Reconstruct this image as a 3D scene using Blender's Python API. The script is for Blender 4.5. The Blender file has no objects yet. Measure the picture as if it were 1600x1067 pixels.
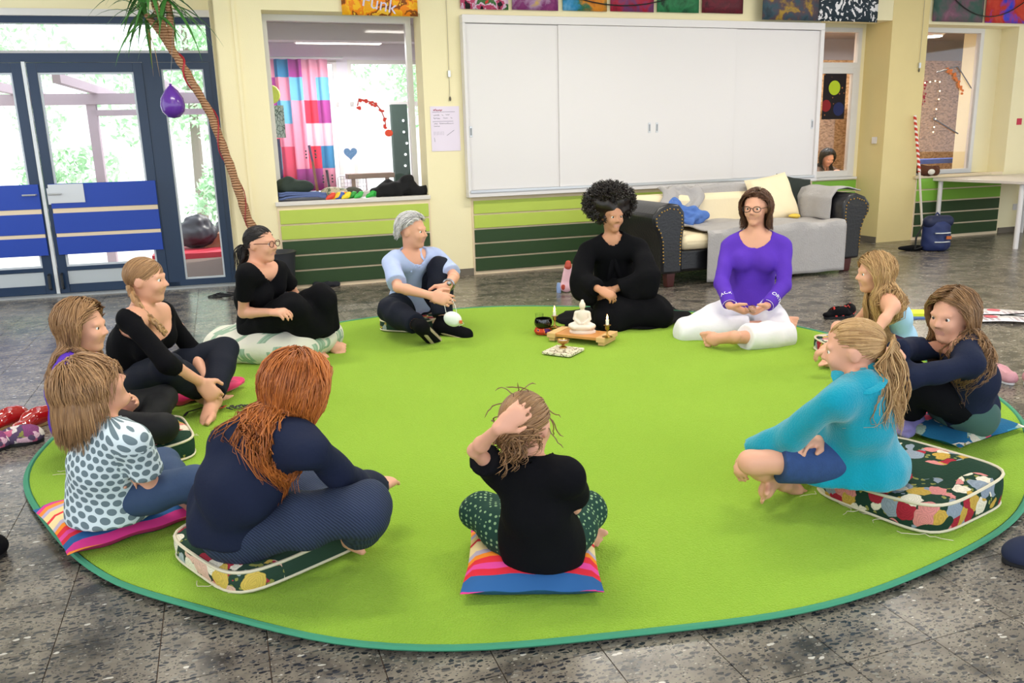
import bpy, bmesh, math, random
import numpy as np
from mathutils import Vector, Matrix
random.seed(7); RNG=np.random.default_rng(7)
SC=bpy.context.scene; COL=SC.collection
# ---------------------------------------------------------------- camera, world, light, exposure
CAM_H=1.32
def make_camera():
    cd=bpy.data.cameras.new('camera'); cd.sensor_width=36.0; cd.lens=1291.5/1600*36; cd.clip_start=.05; cd.clip_end=300
    co=bpy.data.objects.new('camera',cd); COL.objects.link(co)
    pit,roll=.234946,-.0274645
    fw=Vector((0,math.cos(pit),-math.sin(pit))); r0=Vector((1,0,0)); u0=Vector((0,math.sin(pit),math.cos(pit)))
    rt=math.cos(roll)*r0+math.sin(roll)*u0; up=-math.sin(roll)*r0+math.cos(roll)*u0
    m=Matrix.Identity(4)
    for i in range(3): m[i][0]=rt[i]; m[i][1]=up[i]; m[i][2]=-fw[i]
    m[2][3]=CAM_H; co.matrix_world=m; SC.camera=co
make_camera()
w=bpy.data.worlds.new('sky'); SC.world=w; w.use_nodes=True
bg=w.node_tree.nodes['Background']; bg.inputs[0].default_value=(.86,.93,1,1); bg.inputs[1].default_value=2.0
sun=bpy.data.lights.new('sun','SUN'); sun.energy=3.5; sun.angle=math.radians(6); sun.color=(1,.95,.86)
so=bpy.data.objects.new('sun',sun); so.rotation_euler=(math.radians(38),0,math.radians(150)); COL.objects.link(so)
SC.view_settings.view_transform='Standard'; SC.view_settings.look='None'; SC.view_settings.gamma=1; SC.view_settings.exposure=0.38
# ---------------------------------------------------------------- materials
MATS={}
def srgb(h):
    if isinstance(h,str):
        h=h.lstrip('#'); c=[int(h[i:i+2],16)/255 for i in (0,2,4)]
        return tuple(((x/12.92) if x<=.04045 else ((x+.055)/1.055)**2.4) for x in c)
    return tuple(h)
def mat(name,col,rough=.6,metal=0,spec=.5,emit=None,bump=None,var=0,trans=0,alpha=1,coat=0,sheen=0,nscale=30,vscale=6):
    if name in MATS: return MATS[name]
    m=bpy.data.materials.new(name); m.use_nodes=True; nt=m.node_tree; b=nt.nodes['Principled BSDF']
    c=srgb(col)+(1,)
    b.inputs['Base Color'].default_value=c; b.inputs['Roughness'].default_value=rough; b.inputs['Metallic'].default_value=metal
    b.inputs['Specular IOR Level'].default_value=spec; b.inputs['Transmission Weight'].default_value=trans; b.inputs['Alpha'].default_value=alpha
    b.inputs['Coat Weight'].default_value=coat; b.inputs['Sheen Weight'].default_value=sheen
    if emit: b.inputs['Emission Color'].default_value=srgb(emit[0])+(1,); b.inputs['Emission Strength'].default_value=emit[1]
    if var or bump:
        tc=nt.nodes.new('ShaderNodeTexCoord')
    if var:
        n=nt.nodes.new('ShaderNodeTexNoise'); n.inputs['Scale'].default_value=vscale; n.inputs['Detail'].default_value=4
        nt.links.new(tc.outputs['Object'],n.inputs['Vector'])
        mx=nt.nodes.new('ShaderNodeMix'); mx.data_type='RGBA'; mx.inputs[6].default_value=tuple(x*(1-var) for x in c[:3])+(1,); mx.inputs[7].default_value=tuple(min(1,x*(1+var)) for x in c[:3])+(1,)
        nt.links.new(n.outputs['Fac'],mx.inputs[0]); nt.links.new(mx.outputs[2],b.inputs['Base Color'])
    if bump:
        n=nt.nodes.new('ShaderNodeTexNoise'); n.inputs['Scale'].default_value=nscale; n.inputs['Detail'].default_value=3
        nt.links.new(tc.outputs['Object'],n.inputs['Vector'])
        bp=nt.nodes.new('ShaderNodeBump'); bp.inputs['Strength'].default_value=bump; bp.inputs['Distance'].default_value=.01
        nt.links.new(n.outputs['Fac'],bp.inputs['Height']); nt.links.new(bp.outputs[0],b.inputs['Normal'])
    MATS[name]=m; return m
class NT:
    """small node helper for the patterned materials"""
    def __init__(s,name,rough=.7,spec=.3):
        s.m=bpy.data.materials.new(name); s.m.use_nodes=True; s.t=s.m.node_tree; s.b=s.t.nodes['Principled BSDF']
        s.b.inputs['Roughness'].default_value=rough; s.b.inputs['Specular IOR Level'].default_value=spec; MATS[name]=s.m
    def n(s,typ,**kw):
        x=s.t.nodes.new('ShaderNode'+typ)
        for k,v in kw.items():
            if k.startswith('i_'):
                key=k[2:]; key=int(key) if key.isdigit() else key.replace('_',' ')
                x.inputs[key].default_value=v
            else: setattr(x,k,v)
        return x
    def l(s,a,b): s.t.links.new(a,b)
    def math(s,op,a,b=None,c=None):
        x=s.n('Math',operation=op)
        for i,v in enumerate((a,b,c)):
            if v is None: continue
            if isinstance(v,(int,float)): x.inputs[i].default_value=v
            else: s.l(v,x.inputs[i])
        return x.outputs[0]
    def mix(s,f,a,b):
        x=s.n('Mix',data_type='RGBA')
        for i,v in ((0,f),(6,a),(7,b)):
            if isinstance(v,(int,float)): x.inputs[i].default_value=v
            elif isinstance(v,(tuple,str)): x.inputs[i].default_value=srgb(v)+(1,)
            else: s.l(v,x.inputs[i])
        return x.outputs[2]
    def ramp(s,f,stops,interp='LINEAR'):
        x=s.n('ValToRGB'); x.color_ramp.interpolation=interp; e=x.color_ramp.elements
        while len(e)<len(stops): e.new(.5)
        for q,(p,c) in zip(e,stops): q.position=p; q.color=srgb(c)+(1,)
        s.l(f,x.inputs[0]); return x.outputs[0]
    def coord(s,kind='Object',scale=None,loc=None):
        t=s.n('TexCoord').outputs[kind]
        if scale is None: return t
        mp=s.n('Mapping'); mp.inputs['Scale'].default_value=scale if not isinstance(scale,(int,float)) else (scale,)*3
        if loc: mp.inputs['Location'].default_value=loc
        s.l(t,mp.inputs[0]); return mp.outputs[0]
    def noise(s,vec,scale,detail=3,out='Fac'):
        x=s.n('TexNoise'); x.inputs['Scale'].default_value=scale; x.inputs['Detail'].default_value=detail; s.l(vec,x.inputs['Vector']); return x.outputs[out]
    def voro(s,vec,scale,feature='F1',out='Distance',rnd=1,dim='3D'):
        x=s.n('TexVoronoi',feature=feature,voronoi_dimensions=dim); x.inputs['Scale'].default_value=scale; x.inputs['Randomness'].default_value=rnd; s.l(vec,x.inputs['Vector']); return x.outputs[out]
    def sep(s,vec): x=s.n('SeparateXYZ'); s.l(vec,x.inputs[0]); return x.outputs
    def comb(s,a,b,c=0.):
        x=s.n('CombineXYZ')
        for i,v in enumerate((a,b,c)):
            if isinstance(v,(int,float)): x.inputs[i].default_value=v
            else: s.l(v,x.inputs[i])
        return x.outputs[0]
    def bump(s,h,st=.3,d=.01):
        x=s.n('Bump'); x.inputs['Strength'].default_value=st; x.inputs['Distance'].default_value=d; s.l(h,x.inputs['Height']); s.l(x.outputs[0],s.b.inputs['Normal'])
    def col(s,c): s.l(c,s.b.inputs['Base Color']); return s.m
# ---------------------------------------------------------------- mesh building
def rotm(axis,ang): return np.array(Matrix.Rotation(ang,3,axis))
def unit(v): v=np.asarray(v,float); n=np.linalg.norm(v); return v/n if n>1e-9 else v
def frame(d,hint=(0,0,1)):
    d=unit(d); h=np.asarray(hint,float)
    if abs(d@unit(h))>.97: h=np.array([1.,0,0])
    a=unit(np.cross(h,d)); b=np.cross(d,a); return a,b,d
class MB:
    def __init__(s): s.v=[]; s.f=[]; s.mi=[]; s.cur=0
    def add(s,vs,fs):
        o=len(s.v); s.v.extend([tuple(map(float,p)) for p in vs]); s.f.extend([tuple(i+o for i in f) for f in fs]); s.mi.extend([s.cur]*len(fs)); return s
    def box(s,lo,hi,R=None,c=None):
        x0,y0,z0=lo; x1,y1,z1=hi
        vs=np.array([(x0,y0,z0),(x1,y0,z0),(x1,y1,z0),(x0,y1,z0),(x0,y0,z1),(x1,y0,z1),(x1,y1,z1),(x0,y1,z1)],float)
        if R is not None:
            cc=np.array(c) if c is not None else vs.mean(0); vs=(vs-cc)@np.array(R).T+cc
        return s.add(vs,[(0,3,2,1),(4,5,6,7),(0,1,5,4),(1,2,6,5),(2,3,7,6),(3,0,4,7)])
    def cbox(s,c,size,R=None):
        c=np.array(c,float); h=np.array(size)/2; return s.box(c-h,c+h,R,c)
    def tube(s,path,rad,n=8,cap=True,flat=None,hint=(0,0,1)):
        P=np.asarray(path,float); m=len(P)
        r=np.full(m,rad) if np.isscalar(rad) else np.asarray(rad,float)
        T=np.gradient(P,axis=0); vs=[]; a=None
        for i in range(m):
            t=unit(T[i])
            if a is None: a,b,_=frame(t,hint)
            else:
                a=unit(a-t*(a@t)); b=np.cross(t,a)
            for k in range(n):
                g=2*math.pi*k/n; vs.append(P[i]+r[i]*(math.cos(g)*a+math.sin(g)*b*(flat or 1)))
        fs=[(i*n+k,i*n+(k+1)%n,(i+1)*n+(k+1)%n,(i+1)*n+k) for i in range(m-1) for k in range(n)]
        if cap: fs+=[tuple(range(n))[::-1],tuple((m-1)*n+k for k in range(n))]
        return s.add(vs,fs)
    def lathe(s,prof,c=(0,0,0),n=20,R=None):
        vs=[];m=len(prof)
        for r,z in prof:
            for k in range(n):
                g=2*math.pi*k/n; vs.append((r*math.cos(g),r*math.sin(g),z))
        vs=np.array(vs)
        if R is not None: vs=vs@np.array(R).T
        vs=vs+np.array(c)
        fs=[(i*n+k,i*n+(k+1)%n,(i+1)*n+(k+1)%n,(i+1)*n+k) for i in range(m-1) for k in range(n)]
        fs+=[tuple(range(n))[::-1],tuple((m-1)*n+k for k in range(n))]
        return s.add(vs,fs)
    def sphere(s,c,r,n=12,m=8,R=None):
        r=np.array([r]*3 if np.isscalar(r) else r,float)
        prof=[(max(1e-4,math.sin(math.pi*i/m)),-math.cos(math.pi*i/m)) for i in range(m+1)]
        vs=[]
        for a,z in prof:
            for k in range(n): vs.append((a*math.cos(2*math.pi*k/n),a*math.sin(2*math.pi*k/n),z))
        vs=np.array(vs)*r
        if R is not None: vs=vs@np.array(R).T
        fs=[(i*n+k,i*n+(k+1)%n,(i+1)*n+(k+1)%n,(i+1)*n+k) for i in range(m) for k in range(n)]
        return s.add(vs+np.array(c),fs)
    def prism(s,poly,lo,hi,axis=2):
        n=len(poly); vs=[]
        for h in (lo,hi):
            for p in poly:
                q=list(p); q.insert(axis,h); vs.append(q)
        fs=[tuple(range(n))[::-1],tuple(range(n,2*n))]+[(i,(i+1)%n,n+(i+1)%n,n+i) for i in range(n)]
        if axis==1: fs=[f[::-1] for f in fs]
        return s.add(vs,fs)
    def grid(s,fn,nu,nv,closed_u=False):
        vs=[fn(i/(nu-(0 if closed_u else 1)),j/(nv-1)) for j in range(nv) for i in range(nu)]
        fs=[]
        for j in range(nv-1):
            for i in range(nu-(0 if closed_u else 1)):
                a=j*nu+i; b=j*nu+(i+1)%nu; fs.append((a,b,b+nu,a+nu))
        return s.add(vs,fs)
    def mesh(s,name,smooth=True):
        me=bpy.data.meshes.new(name); me.from_pydata(s.v,[],s.f); me.validate()
        if any(s.mi) and len(s.mi)==len(me.polygons): me.polygons.foreach_set('material_index',s.mi)
        if smooth:
            me.polygons.foreach_set('use_smooth',[True]*len(me.polygons))
            try: me.set_sharp_from_angle(angle=math.radians(42))
            except Exception: pass
        me.update(); return me
def link(name,me,mats,parent=None):
    o=bpy.data.objects.new(name,me); COL.objects.link(o)
    for m in (mats if isinstance(mats,(list,tuple)) else [mats]): me.materials.append(m)
    if parent: o.parent=parent
    return o
def part(name,mb,m,parent=None,smooth=True,bevel=0,solid=0,sub=0):
    o=link(name,mb.mesh(name,smooth),m,parent)
    if sub: x=o.modifiers.new('sub','SUBSURF'); x.levels=sub; x.render_levels=sub
    if solid: x=o.modifiers.new('solid','SOLIDIFY'); x.thickness=solid; x.offset=0
    if bevel: x=o.modifiers.new('bevel','BEVEL'); x.width=bevel; x.segments=2; x.limit_method='ANGLE'
    return o
def tag(o,label,cat,group=None,kind=None):
    o['label']=label; o['category']=cat
    if group: o['group']=group
    if kind: o['kind']=kind
    return o
def struct(o,label=None,cat=None):
    o['kind']='structure'
    if label: o['label']=label
    if cat: o['category']=cat
    return o
def empty(name,loc=(0,0,0),rz=0):
    o=bpy.data.objects.new(name,None); COL.objects.link(o); o.empty_display_size=.1; o.location=loc; o.rotation_euler=(0,0,rz); return o
def copy_tree(o,parent=None):
    c=o.copy(); COL.objects.link(c); c.parent=parent
    for ch in list(o.children): copy_tree(ch,c)
    return c
def place(o,loc,rz=0): o.location=loc; o.rotation_euler=(0,0,rz); return o
# wall frame: origin on the foot of the long wall, x along the wall, y into the wall, z up
WA=(-2.1189,7.9572,0.); WR=math.radians(19.0)
def wallpt(u,y,z=0): return (WA[0]+u*math.cos(WR)-y*math.sin(WR), WA[1]+u*math.sin(WR)+y*math.cos(WR), z)
# door frame: origin at the left foot of the entrance front
DA=(-4.9166,7.8630,0.); DR=math.radians(14.23)
# ---------------------------------------------------------------- implicit surfaces for bodies and cloth
class Field:
    def __init__(s,lo,hi,h):
        s.h=h; s.lo=np.array(lo,float); s.n=np.ceil((np.array(hi)-s.lo)/h).astype(int)+1
        s.f=np.full(s.n,1.,np.float32)
        s.ax=[(s.lo[i]+np.arange(s.n[i])*h).astype(np.float32) for i in range(3)]
    def blk(s,lo,hi):
        a=np.clip(np.floor((np.array(lo)-s.lo)/s.h).astype(int),0,s.n-1); b=np.clip(np.ceil((np.array(hi)-s.lo)/s.h).astype(int)+1,1,s.n)
        if (b<=a).any(): return None
        sl=tuple(slice(x,y) for x,y in zip(a,b))
        X,Y,Z=np.meshgrid(s.ax[0][sl[0]],s.ax[1][sl[1]],s.ax[2][sl[2]],indexing='ij',sparse=True)
        return sl,X,Y,Z
    def dist(s,p,X,Y,Z,t=0.):
        if p[0]=='cap':
            _,a,b,r1,r2,fn,q,k,cut=p
            a=np.asarray(a,float); b=np.asarray(b,float); ab=b-a; L2=max(1e-9,ab@ab)
            x,y,z=X-a[0],Y-a[1],Z-a[2]
            tt=(x*ab[0]+y*ab[1]+z*ab[2])/L2; tc=np.clip(tt,0,1)
            dx,dy,dz=x-tc*ab[0],y-tc*ab[1],z-tc*ab[2]
            if fn is not None:
                dn=(dx*fn[0]+dy*fn[1]+dz*fn[2])*(1/q-1)
                dx=dx+dn*fn[0]; dy=dy+dn*fn[1]; dz=dz+dn*fn[2]
            d=np.sqrt(dx*dx+dy*dy+dz*dz)-(r1+(r2-r1)*tc)
            if fn is not None: d=d*(.5+.5*q)
            d=d-t
            if cut: d=np.maximum(d,(tt-1)*math.sqrt(L2))
            return d
        _,c,r,R,k=p
        x,y,z=X-c[0],Y-c[1],Z-c[2]; r=np.asarray(r,float)+t; R=np.asarray(R)
        u=(x*R[0,0]+y*R[1,0]+z*R[2,0])/r[0]; v=(x*R[0,1]+y*R[1,1]+z*R[2,1])/r[1]; w=(x*R[0,2]+y*R[1,2]+z*R[2,2])/r[2]
        l=np.sqrt(u*u+v*v+w*w); g=np.sqrt((u/r[0])**2+(v/r[1])**2+(w/r[2])**2)
        return l*(l-1)/np.maximum(g,1e-4)
    def bounds(s,p,m):
        if p[0]=='cap': a,b=np.asarray(p[1]),np.asarray(p[2]); r=max(p[3],p[4])+m; return np.minimum(a,b)-r,np.maximum(a,b)+r
        r=max(p[2])+m; return np.asarray(p[1])-r,np.asarray(p[1])+r
    def add(s,p,t=0.,sub=False):
        k=p[7] if p[0]=='cap' else p[4]
        q=s.blk(*s.bounds(p,k+t+3*s.h))
        if q is None: return
        sl,X,Y,Z=q; d=s.dist(p,X,Y,Z,t); f=s.f[sl]
        if sub: d=-d; h=np.clip(.5-.5*(d-f)/-k,0,1) if False else None; s.f[sl]=np.maximum(f,d); return
        h=np.maximum(k-np.abs(f-d),0)/k if k>0 else 0
        s.f[sl]=np.minimum(f,d)-(h*h*k*.25 if k>0 else 0)
    def half(s,pt,nrm,sub=True):  # remove the side the normal points to
        X,Y,Z=np.meshgrid(*s.ax,indexing='ij',sparse=True); pt=np.asarray(pt); n=unit(nrm)
        s.f=np.maximum(s.f,((X-pt[0])*n[0]+(Y-pt[1])*n[1]+(Z-pt[2])*n[2]).astype(np.float32))
    def sample(s,P):
        g=(np.asarray(P)-s.lo)/s.h; i=np.clip(np.round(g).astype(int),1,s.n-2)
        f=s.f; v=f[i[:,0],i[:,1],i[:,2]]
        gr=np.stack([f[i[:,0]+1,i[:,1],i[:,2]]-f[i[:,0]-1,i[:,1],i[:,2]],f[i[:,0],i[:,1]+1,i[:,2]]-f[i[:,0],i[:,1]-1,i[:,2]],f[i[:,0],i[:,1],i[:,2]+1]-f[i[:,0],i[:,1],i[:,2]-1]],1)
        n=np.linalg.norm(gr,axis=1,keepdims=True); return v,gr/np.maximum(n,1e-6)
    def surf(s,smooth=1):
        f=s.f; f[0]=f[-1]=1; f[:,0]=f[:,-1]=1; f[:,:,0]=f[:,:,-1]=1
        g=f<0; c=np.zeros(np.array(f.shape)-1,np.uint8)
        for i in (0,1):
            for j in (0,1):
                for k in (0,1): c+=g[i:f.shape[0]-1+i,j:f.shape[1]-1+j,k:f.shape[2]-1+k]
        act=(c>0)&(c<8); I=np.argwhere(act); idx=np.full(c.shape,-1,np.int32); idx[act]=np.arange(len(I))
        off=[(0,0,0),(1,0,0),(0,1,0),(1,1,0),(0,0,1),(1,0,1),(0,1,1),(1,1,1)]
        val=[f[I[:,0]+o[0],I[:,1]+o[1],I[:,2]+o[2]] for o in off]
        acc=np.zeros((len(I),3)); cnt=np.zeros(len(I))
        for a in range(8):
            for b in range(a+1,8):
                d=np.abs(np.array(off[a])-np.array(off[b]))
                if d.sum()!=1: continue
                m=(val[a]<0)!=(val[b]<0); t=val[a][m]/(val[a][m]-val[b][m])
                acc[m]+=np.array(off[a])+t[:,None]*(np.array(off[b])-np.array(off[a])); cnt[m]+=1
        V=s.lo+s.h*(I+acc/cnt[:,None]); Q=[]
        for ax in range(3):
            sl0=[slice(None)]*3; sl1=[slice(None)]*3; sl0[ax]=slice(0,-1); sl1[ax]=slice(1,None)
            a,b=g[tuple(sl0)],g[tuple(sl1)]; E=np.argwhere(a!=b); fl=a[tuple(E.T)]
            o=[x for x in range(3) if x!=ax]; q=[]
            for du,dv in ((0,0),(-1,0),(-1,-1),(0,-1)):
                e=E.copy(); e[:,o[0]]+=du; e[:,o[1]]+=dv; q.append(idx[tuple(np.clip(e,0,np.array(c.shape)-1).T)])
            q=np.stack(q,1); fl=fl if ax!=1 else ~fl
            q[~fl]=q[~fl][:,::-1]; Q.append(q)
        Q=np.concatenate(Q); Q=Q[(Q>=0).all(1)]
        ed=np.concatenate([Q[:,[0,1]],Q[:,[1,2]],Q[:,[2,3]],Q[:,[3,0]]])
        for _ in range(smooth):
            acc=np.zeros_like(V); n=np.zeros(len(V))
            for a,b in ((0,1),(1,0)):
                np.add.at(acc,ed[:,a],V[ed[:,b]]); np.add.at(n,ed[:,a],1)
            V=V*.5+.5*acc/np.maximum(n,1)[:,None]
        return V,Q
def quadmesh(name,V,Q,smooth=True):
    me=bpy.data.meshes.new(name); me.vertices.add(len(V)); me.vertices.foreach_set('co',np.asarray(V,np.float32).ravel())
    me.loops.add(4*len(Q)); me.loops.foreach_set('vertex_index',Q.astype(np.int32).ravel())
    me.polygons.add(len(Q)); me.polygons.foreach_set('loop_start',(np.arange(len(Q))*4).astype(np.int32))
    if smooth: me.polygons.foreach_set('use_smooth',np.ones(len(Q),bool))
    me.update(calc_edges=True); return me
def cap(a,b,r1,r2=None,fn=None,q=1,k=.03,cut=False): return ('cap',np.asarray(a,float),np.asarray(b,float),r1,r2 if r2 is not None else r1,fn,q,k,cut)
def ell(c,r,R=np.eye(3),k=.03): return ('ell',np.asarray(c,float),r,R,k)
def wob(V,amp,seed,waves=(5,13)):
    g=np.random.default_rng(seed); o=np.zeros(len(V))
    for _ in range(9):
        d=unit(g.normal(size=3)*np.array([1,1,.55]))*g.uniform(*waves)*2*math.pi; o+=np.sin(V@d+g.uniform(0,6.3))
    return amp*o/3
def blobmesh(name,prims,h=.008,t=0.,pad=.05,smooth=1,wr=0.,seed=1,subs=(),halves=(),waves=(5,13)):
    F=Field(*_bb(prims,pad+t),h)
    for p in prims: F.add(p,t)
    for p in subs: F.add(p,0.,True)
    for a,n in halves: F.half(a,n)
    V,Q=F.surf(smooth); me=quadmesh(name,V,Q)
    if wr:
        N=np.zeros(len(V)*3,np.float32); me.vertices.foreach_get('normal',N); V=V+N.reshape(-1,3)*wob(V,wr,seed,waves)[:,None]
        me.vertices.foreach_set('co',V.astype(np.float32).ravel()); me.update()
    return me,F,V
def _bb(prims,pad):
    lo=np.full(3,9e9); hi=-lo
    for p in prims:
        a,b=Field.bounds(None,p,pad); lo=np.minimum(lo,a); hi=np.maximum(hi,b)
    return lo,hi
# ---------------------------------------------------------------- people
SKIN=mat('skin','#dea489',rough=.5,spec=.35,bump=.03,nscale=120,var=.05)
SKIN_D=mat('skin_tan','#c48c6c',rough=.45,spec=.4,var=.05)
LIP=mat('lips','#d09484',rough=.45)
EYEW=mat('eye_white','#e9e6e2',rough=.2); IRIS=mat('iris','#3a2a20',rough=.15)
def hair_mat(name,a,b):
    N=NT(name,rough=.45,spec=.5); at=N.n('Attribute',attribute_name='hv'); c=N.coord('Object',(60,60,8))
    f=N.math('ADD',N.math('MULTIPLY',at.outputs['Fac'],.75),N.math('MULTIPLY',N.noise(c,1.,2),.35)); return N.col(N.mix(f,a,b))
class Person: pass
def local(P,key):
    base=np.array([P['pel'][0],P['pel'][1],0.]); return np.array(P[key])-base
JN=['pel','nb','hd','shR','shL','elR','elL','wrR','wrL','hipR','hipL','knR','knL','anR','anL','toR','toL']
def make_person(D,label,skin,cfg):
    S=D['S']; J={k:local(D,k) for k in JN}; base=(D['pel'][0],D['pel'][1],0.)
    az=math.radians(D['az']); hf=np.array([math.cos(az),math.sin(az),0]); hl=np.array([-hf[1],hf[0],0]); up=np.array([0,0,1.])
    RP=np.stack([hf,hl,up],1)
    lat=unit(J['shL']-J['shR']); sp=unit(J['nb']-J['pel']); cf=unit(np.cross(lat,sp)); lat=np.cross(sp,cf)
    g=cfg.get('girth',1.); G=S*g; bk=cfg.get('slouch',.03)*S
    mid=J['pel']*.5+J['nb']*.5-cf*bk; ch=J['nb']-sp*.055*S-cf*.006*S
    T=[ell(J['pel']-hf*.008*S+up*.005,(.074*G,.092*G,.074*G),RP,.04),
       cap(J['pel']+up*.02*S,mid,.074*G,.070*G,cf,.80,.04), cap(mid,ch,.074*G,.070*G,cf,.76,.04),
       cap(J['shL']*.86+J['shR']*.14-sp*.012*S,J['shR']*.86+J['shL']*.14-sp*.012*S,.034*G,.034*G,None,1,.04)]
    trap=[cap(J['nb']-sp*.004*S,J['shL']*.8+J['nb']*.2,.03*S,.03*S,None,1,.04),cap(J['nb']-sp*.004*S,J['shR']*.8+J['nb']*.2,.03*S,.03*S,None,1,.04)]
    if cfg.get('bust'):
        for sd in (1,-1): T.append(ell(J['nb']*.66+J['pel']*.34-cf*bk*.5+cf*.062*G+lat*sd*.045*S,(.036*S,.042*S,.042*S),np.stack([cf,lat,sp],1),.045))
    # head
    la,lp=math.radians(D['look'][0]),math.radians(D['look'][1]); hs=cfg.get('head',.225)
    F_=np.array([math.cos(la)*math.cos(lp),math.sin(la)*math.cos(lp),math.sin(lp)]); L_=unit(np.cross(up,F_)); U_=np.cross(F_,L_)
    rl=math.radians(cfg.get('roll',0)); L_,U_=L_*math.cos(rl)+U_*math.sin(rl),U_*math.cos(rl)-L_*math.sin(rl)
    RH=np.stack([F_,L_,U_],1); hc=J['hd']
    H=lambda f,l,u: hc+hs*(F_*f+L_*l+U_*u)
    cc=H(-.05,0,.13); cr=(.41*hs,.335*hs,.37*hs)
    hd=[ell(cc,cr,RH,.02),ell(H(.10,0,-.14),(.265*hs,.24*hs,.34*hs),RH,.03),ell(H(.26,0,-.39),(.10*hs,.11*hs,.085*hs),RH,.025),
        ell(H(.06,.0,-.24),(.20*hs,.20*hs,.16*hs),RH,.02),
        ell(H(.30,.14,-.1),(.08*hs,.1*hs,.1*hs),RH,.03),ell(H(.30,-.14,-.1),(.08*hs,.1*hs,.1*hs),RH,.03),
        cap(H(.36,.0,.08),H(.465,0,-.085),.026*hs,.042*hs,None,1,.010),ell(H(.405,.05,-.115),(.04*hs,.035*hs,.03*hs),RH,.008),ell(H(.405,-.05,-.115),(.04*hs,.035*hs,.03*hs),RH,.008),
        cap(H(.335,.11,-.225),H(.335,-.11,-.225),.026*hs,.026*hs,None,1,.008),cap(H(.33,.08,-.265),H(.33,-.08,-.265),.03*hs,.03*hs,None,1,.008),
        cap(H(.325,.2,.115),H(.36,.04,.10),.035*hs,.03*hs,None,1,.015),cap(H(.325,-.2,.115),H(.36,-.04,.10),.035*hs,.03*hs,None,1,.015)]
    ears=[ell(H(-.04,sd*.335,-.02),(.085*hs,.03*hs,.13*hs),RH@rotm('X',-sd*.15)@rotm('Y',.2),.012) for sd in (1,-1)]
    socks=[ell(H(.385,sd*.145,.03),(.06*hs,.062*hs,.030*hs),RH,0.) for sd in (1,-1)]
    neck=[cap(J['nb']-sp*.01*S,H(-.1,0,-.24),.030*S*(.9+.1*g),.030*S*(.9+.1*g),None,1,.018)]
    # limbs
    def arm(sd,t=1.0):
        s_,e,w=J['sh'+sd],J['el'+sd],J['wr'+sd]; return s_,e,w
    B=[]; 
    for sd in 'RL':
        s_,e,w=arm(sd); m=s_*.6+e*.4; fm=e*.72+w*.28
        B+=[cap(s_,m,.0245*G,.0235*G,None,1,.025),cap(m,e,.0235*G,.0195*G,None,1,.02),cap(e,fm,.0195*G,.0205*G,None,1,.015),cap(fm,w,.0205*G,.0148*G,None,1,.015)]
        B+=hand_prims(J,sd,S,cfg.get('hand'+sd,{}))
        h_,k_,a_,t_=J['hip'+sd],J['kn'+sd],J['an'+sd],J['to'+sd]
        c_=k_*.68+a_*.32
        B+=[cap(h_,h_*.5+k_*.5,.050*G,.043*G,None,1,.04),cap(h_*.5+k_*.5,k_,.043*G,.033*G,None,1,.03),cap(k_,c_,.033*G,.034*G,None,1,.02),cap(c_,a_,.034*G,.021*G,None,1,.02)]
        if not cfg.get('shod'): B+=foot_prims(k_,a_,t_,S,sd)
    prims=T+trap+neck+hd+ears+B
    fld=Field(*_bb(prims,.05),cfg.get('res',.0070 if S<1.5 else .0079))
    for p in prims: fld.add(p)
    for p in socks: fld.add(p,0.,True)
    V,Q=fld.surf(1); me=quadmesh('person',V,Q)
    # lips by place on the face
    cen=V[Q].mean(1); q=(cen-hc)@RH/hs
    lip=(q[:,0]>.3)&(abs(q[:,1])<.115-.5*abs(q[:,2]+.245))&(abs(q[:,2]+.245)<.05)
    me.materials.append(skin); me.materials.append(LIP); me.polygons.foreach_set('material_index',lip.astype(np.int32))
    o=bpy.data.objects.new('person',me); COL.objects.link(o); o.location=base
    tag(o,label,'person',cfg.get('group','people seated around the green rug'))
    P=Person(); P.__dict__.update(o=o,J=J,S=S,G=G,H=H,RH=RH,hs=hs,hc=hc,cc=cc,cr=cr,F=F_,L=L_,U=U_,fld=fld,T=T,trap=trap,neck=neck,cf=cf,lat=lat,sp=sp,hf=hf,hl=hl,cfg=cfg,base=np.array(base),mid=mid,ch=ch)
    # eyes and brows
    for sd in (1,-1):
        e=MB(); c=H(.315,sd*.142,.03); e.sphere(c,.055*hs,12,8); e.cur=1; e.sphere(c+F_*.028*hs,(.035*hs,)*3,10,6); part('eye',e,[EYEW,IRIS],o)
        b=MB(); b.tube([H(.335,sd*.06,.105),H(.35,sd*.13,.135),H(.30,sd*.225,.115)],[.010*hs,.014*hs,.006*hs],6,flat=.6); part('eyebrow',b,cfg.get('brow',mat('brow','#4a3524')),o)
    return P
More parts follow.
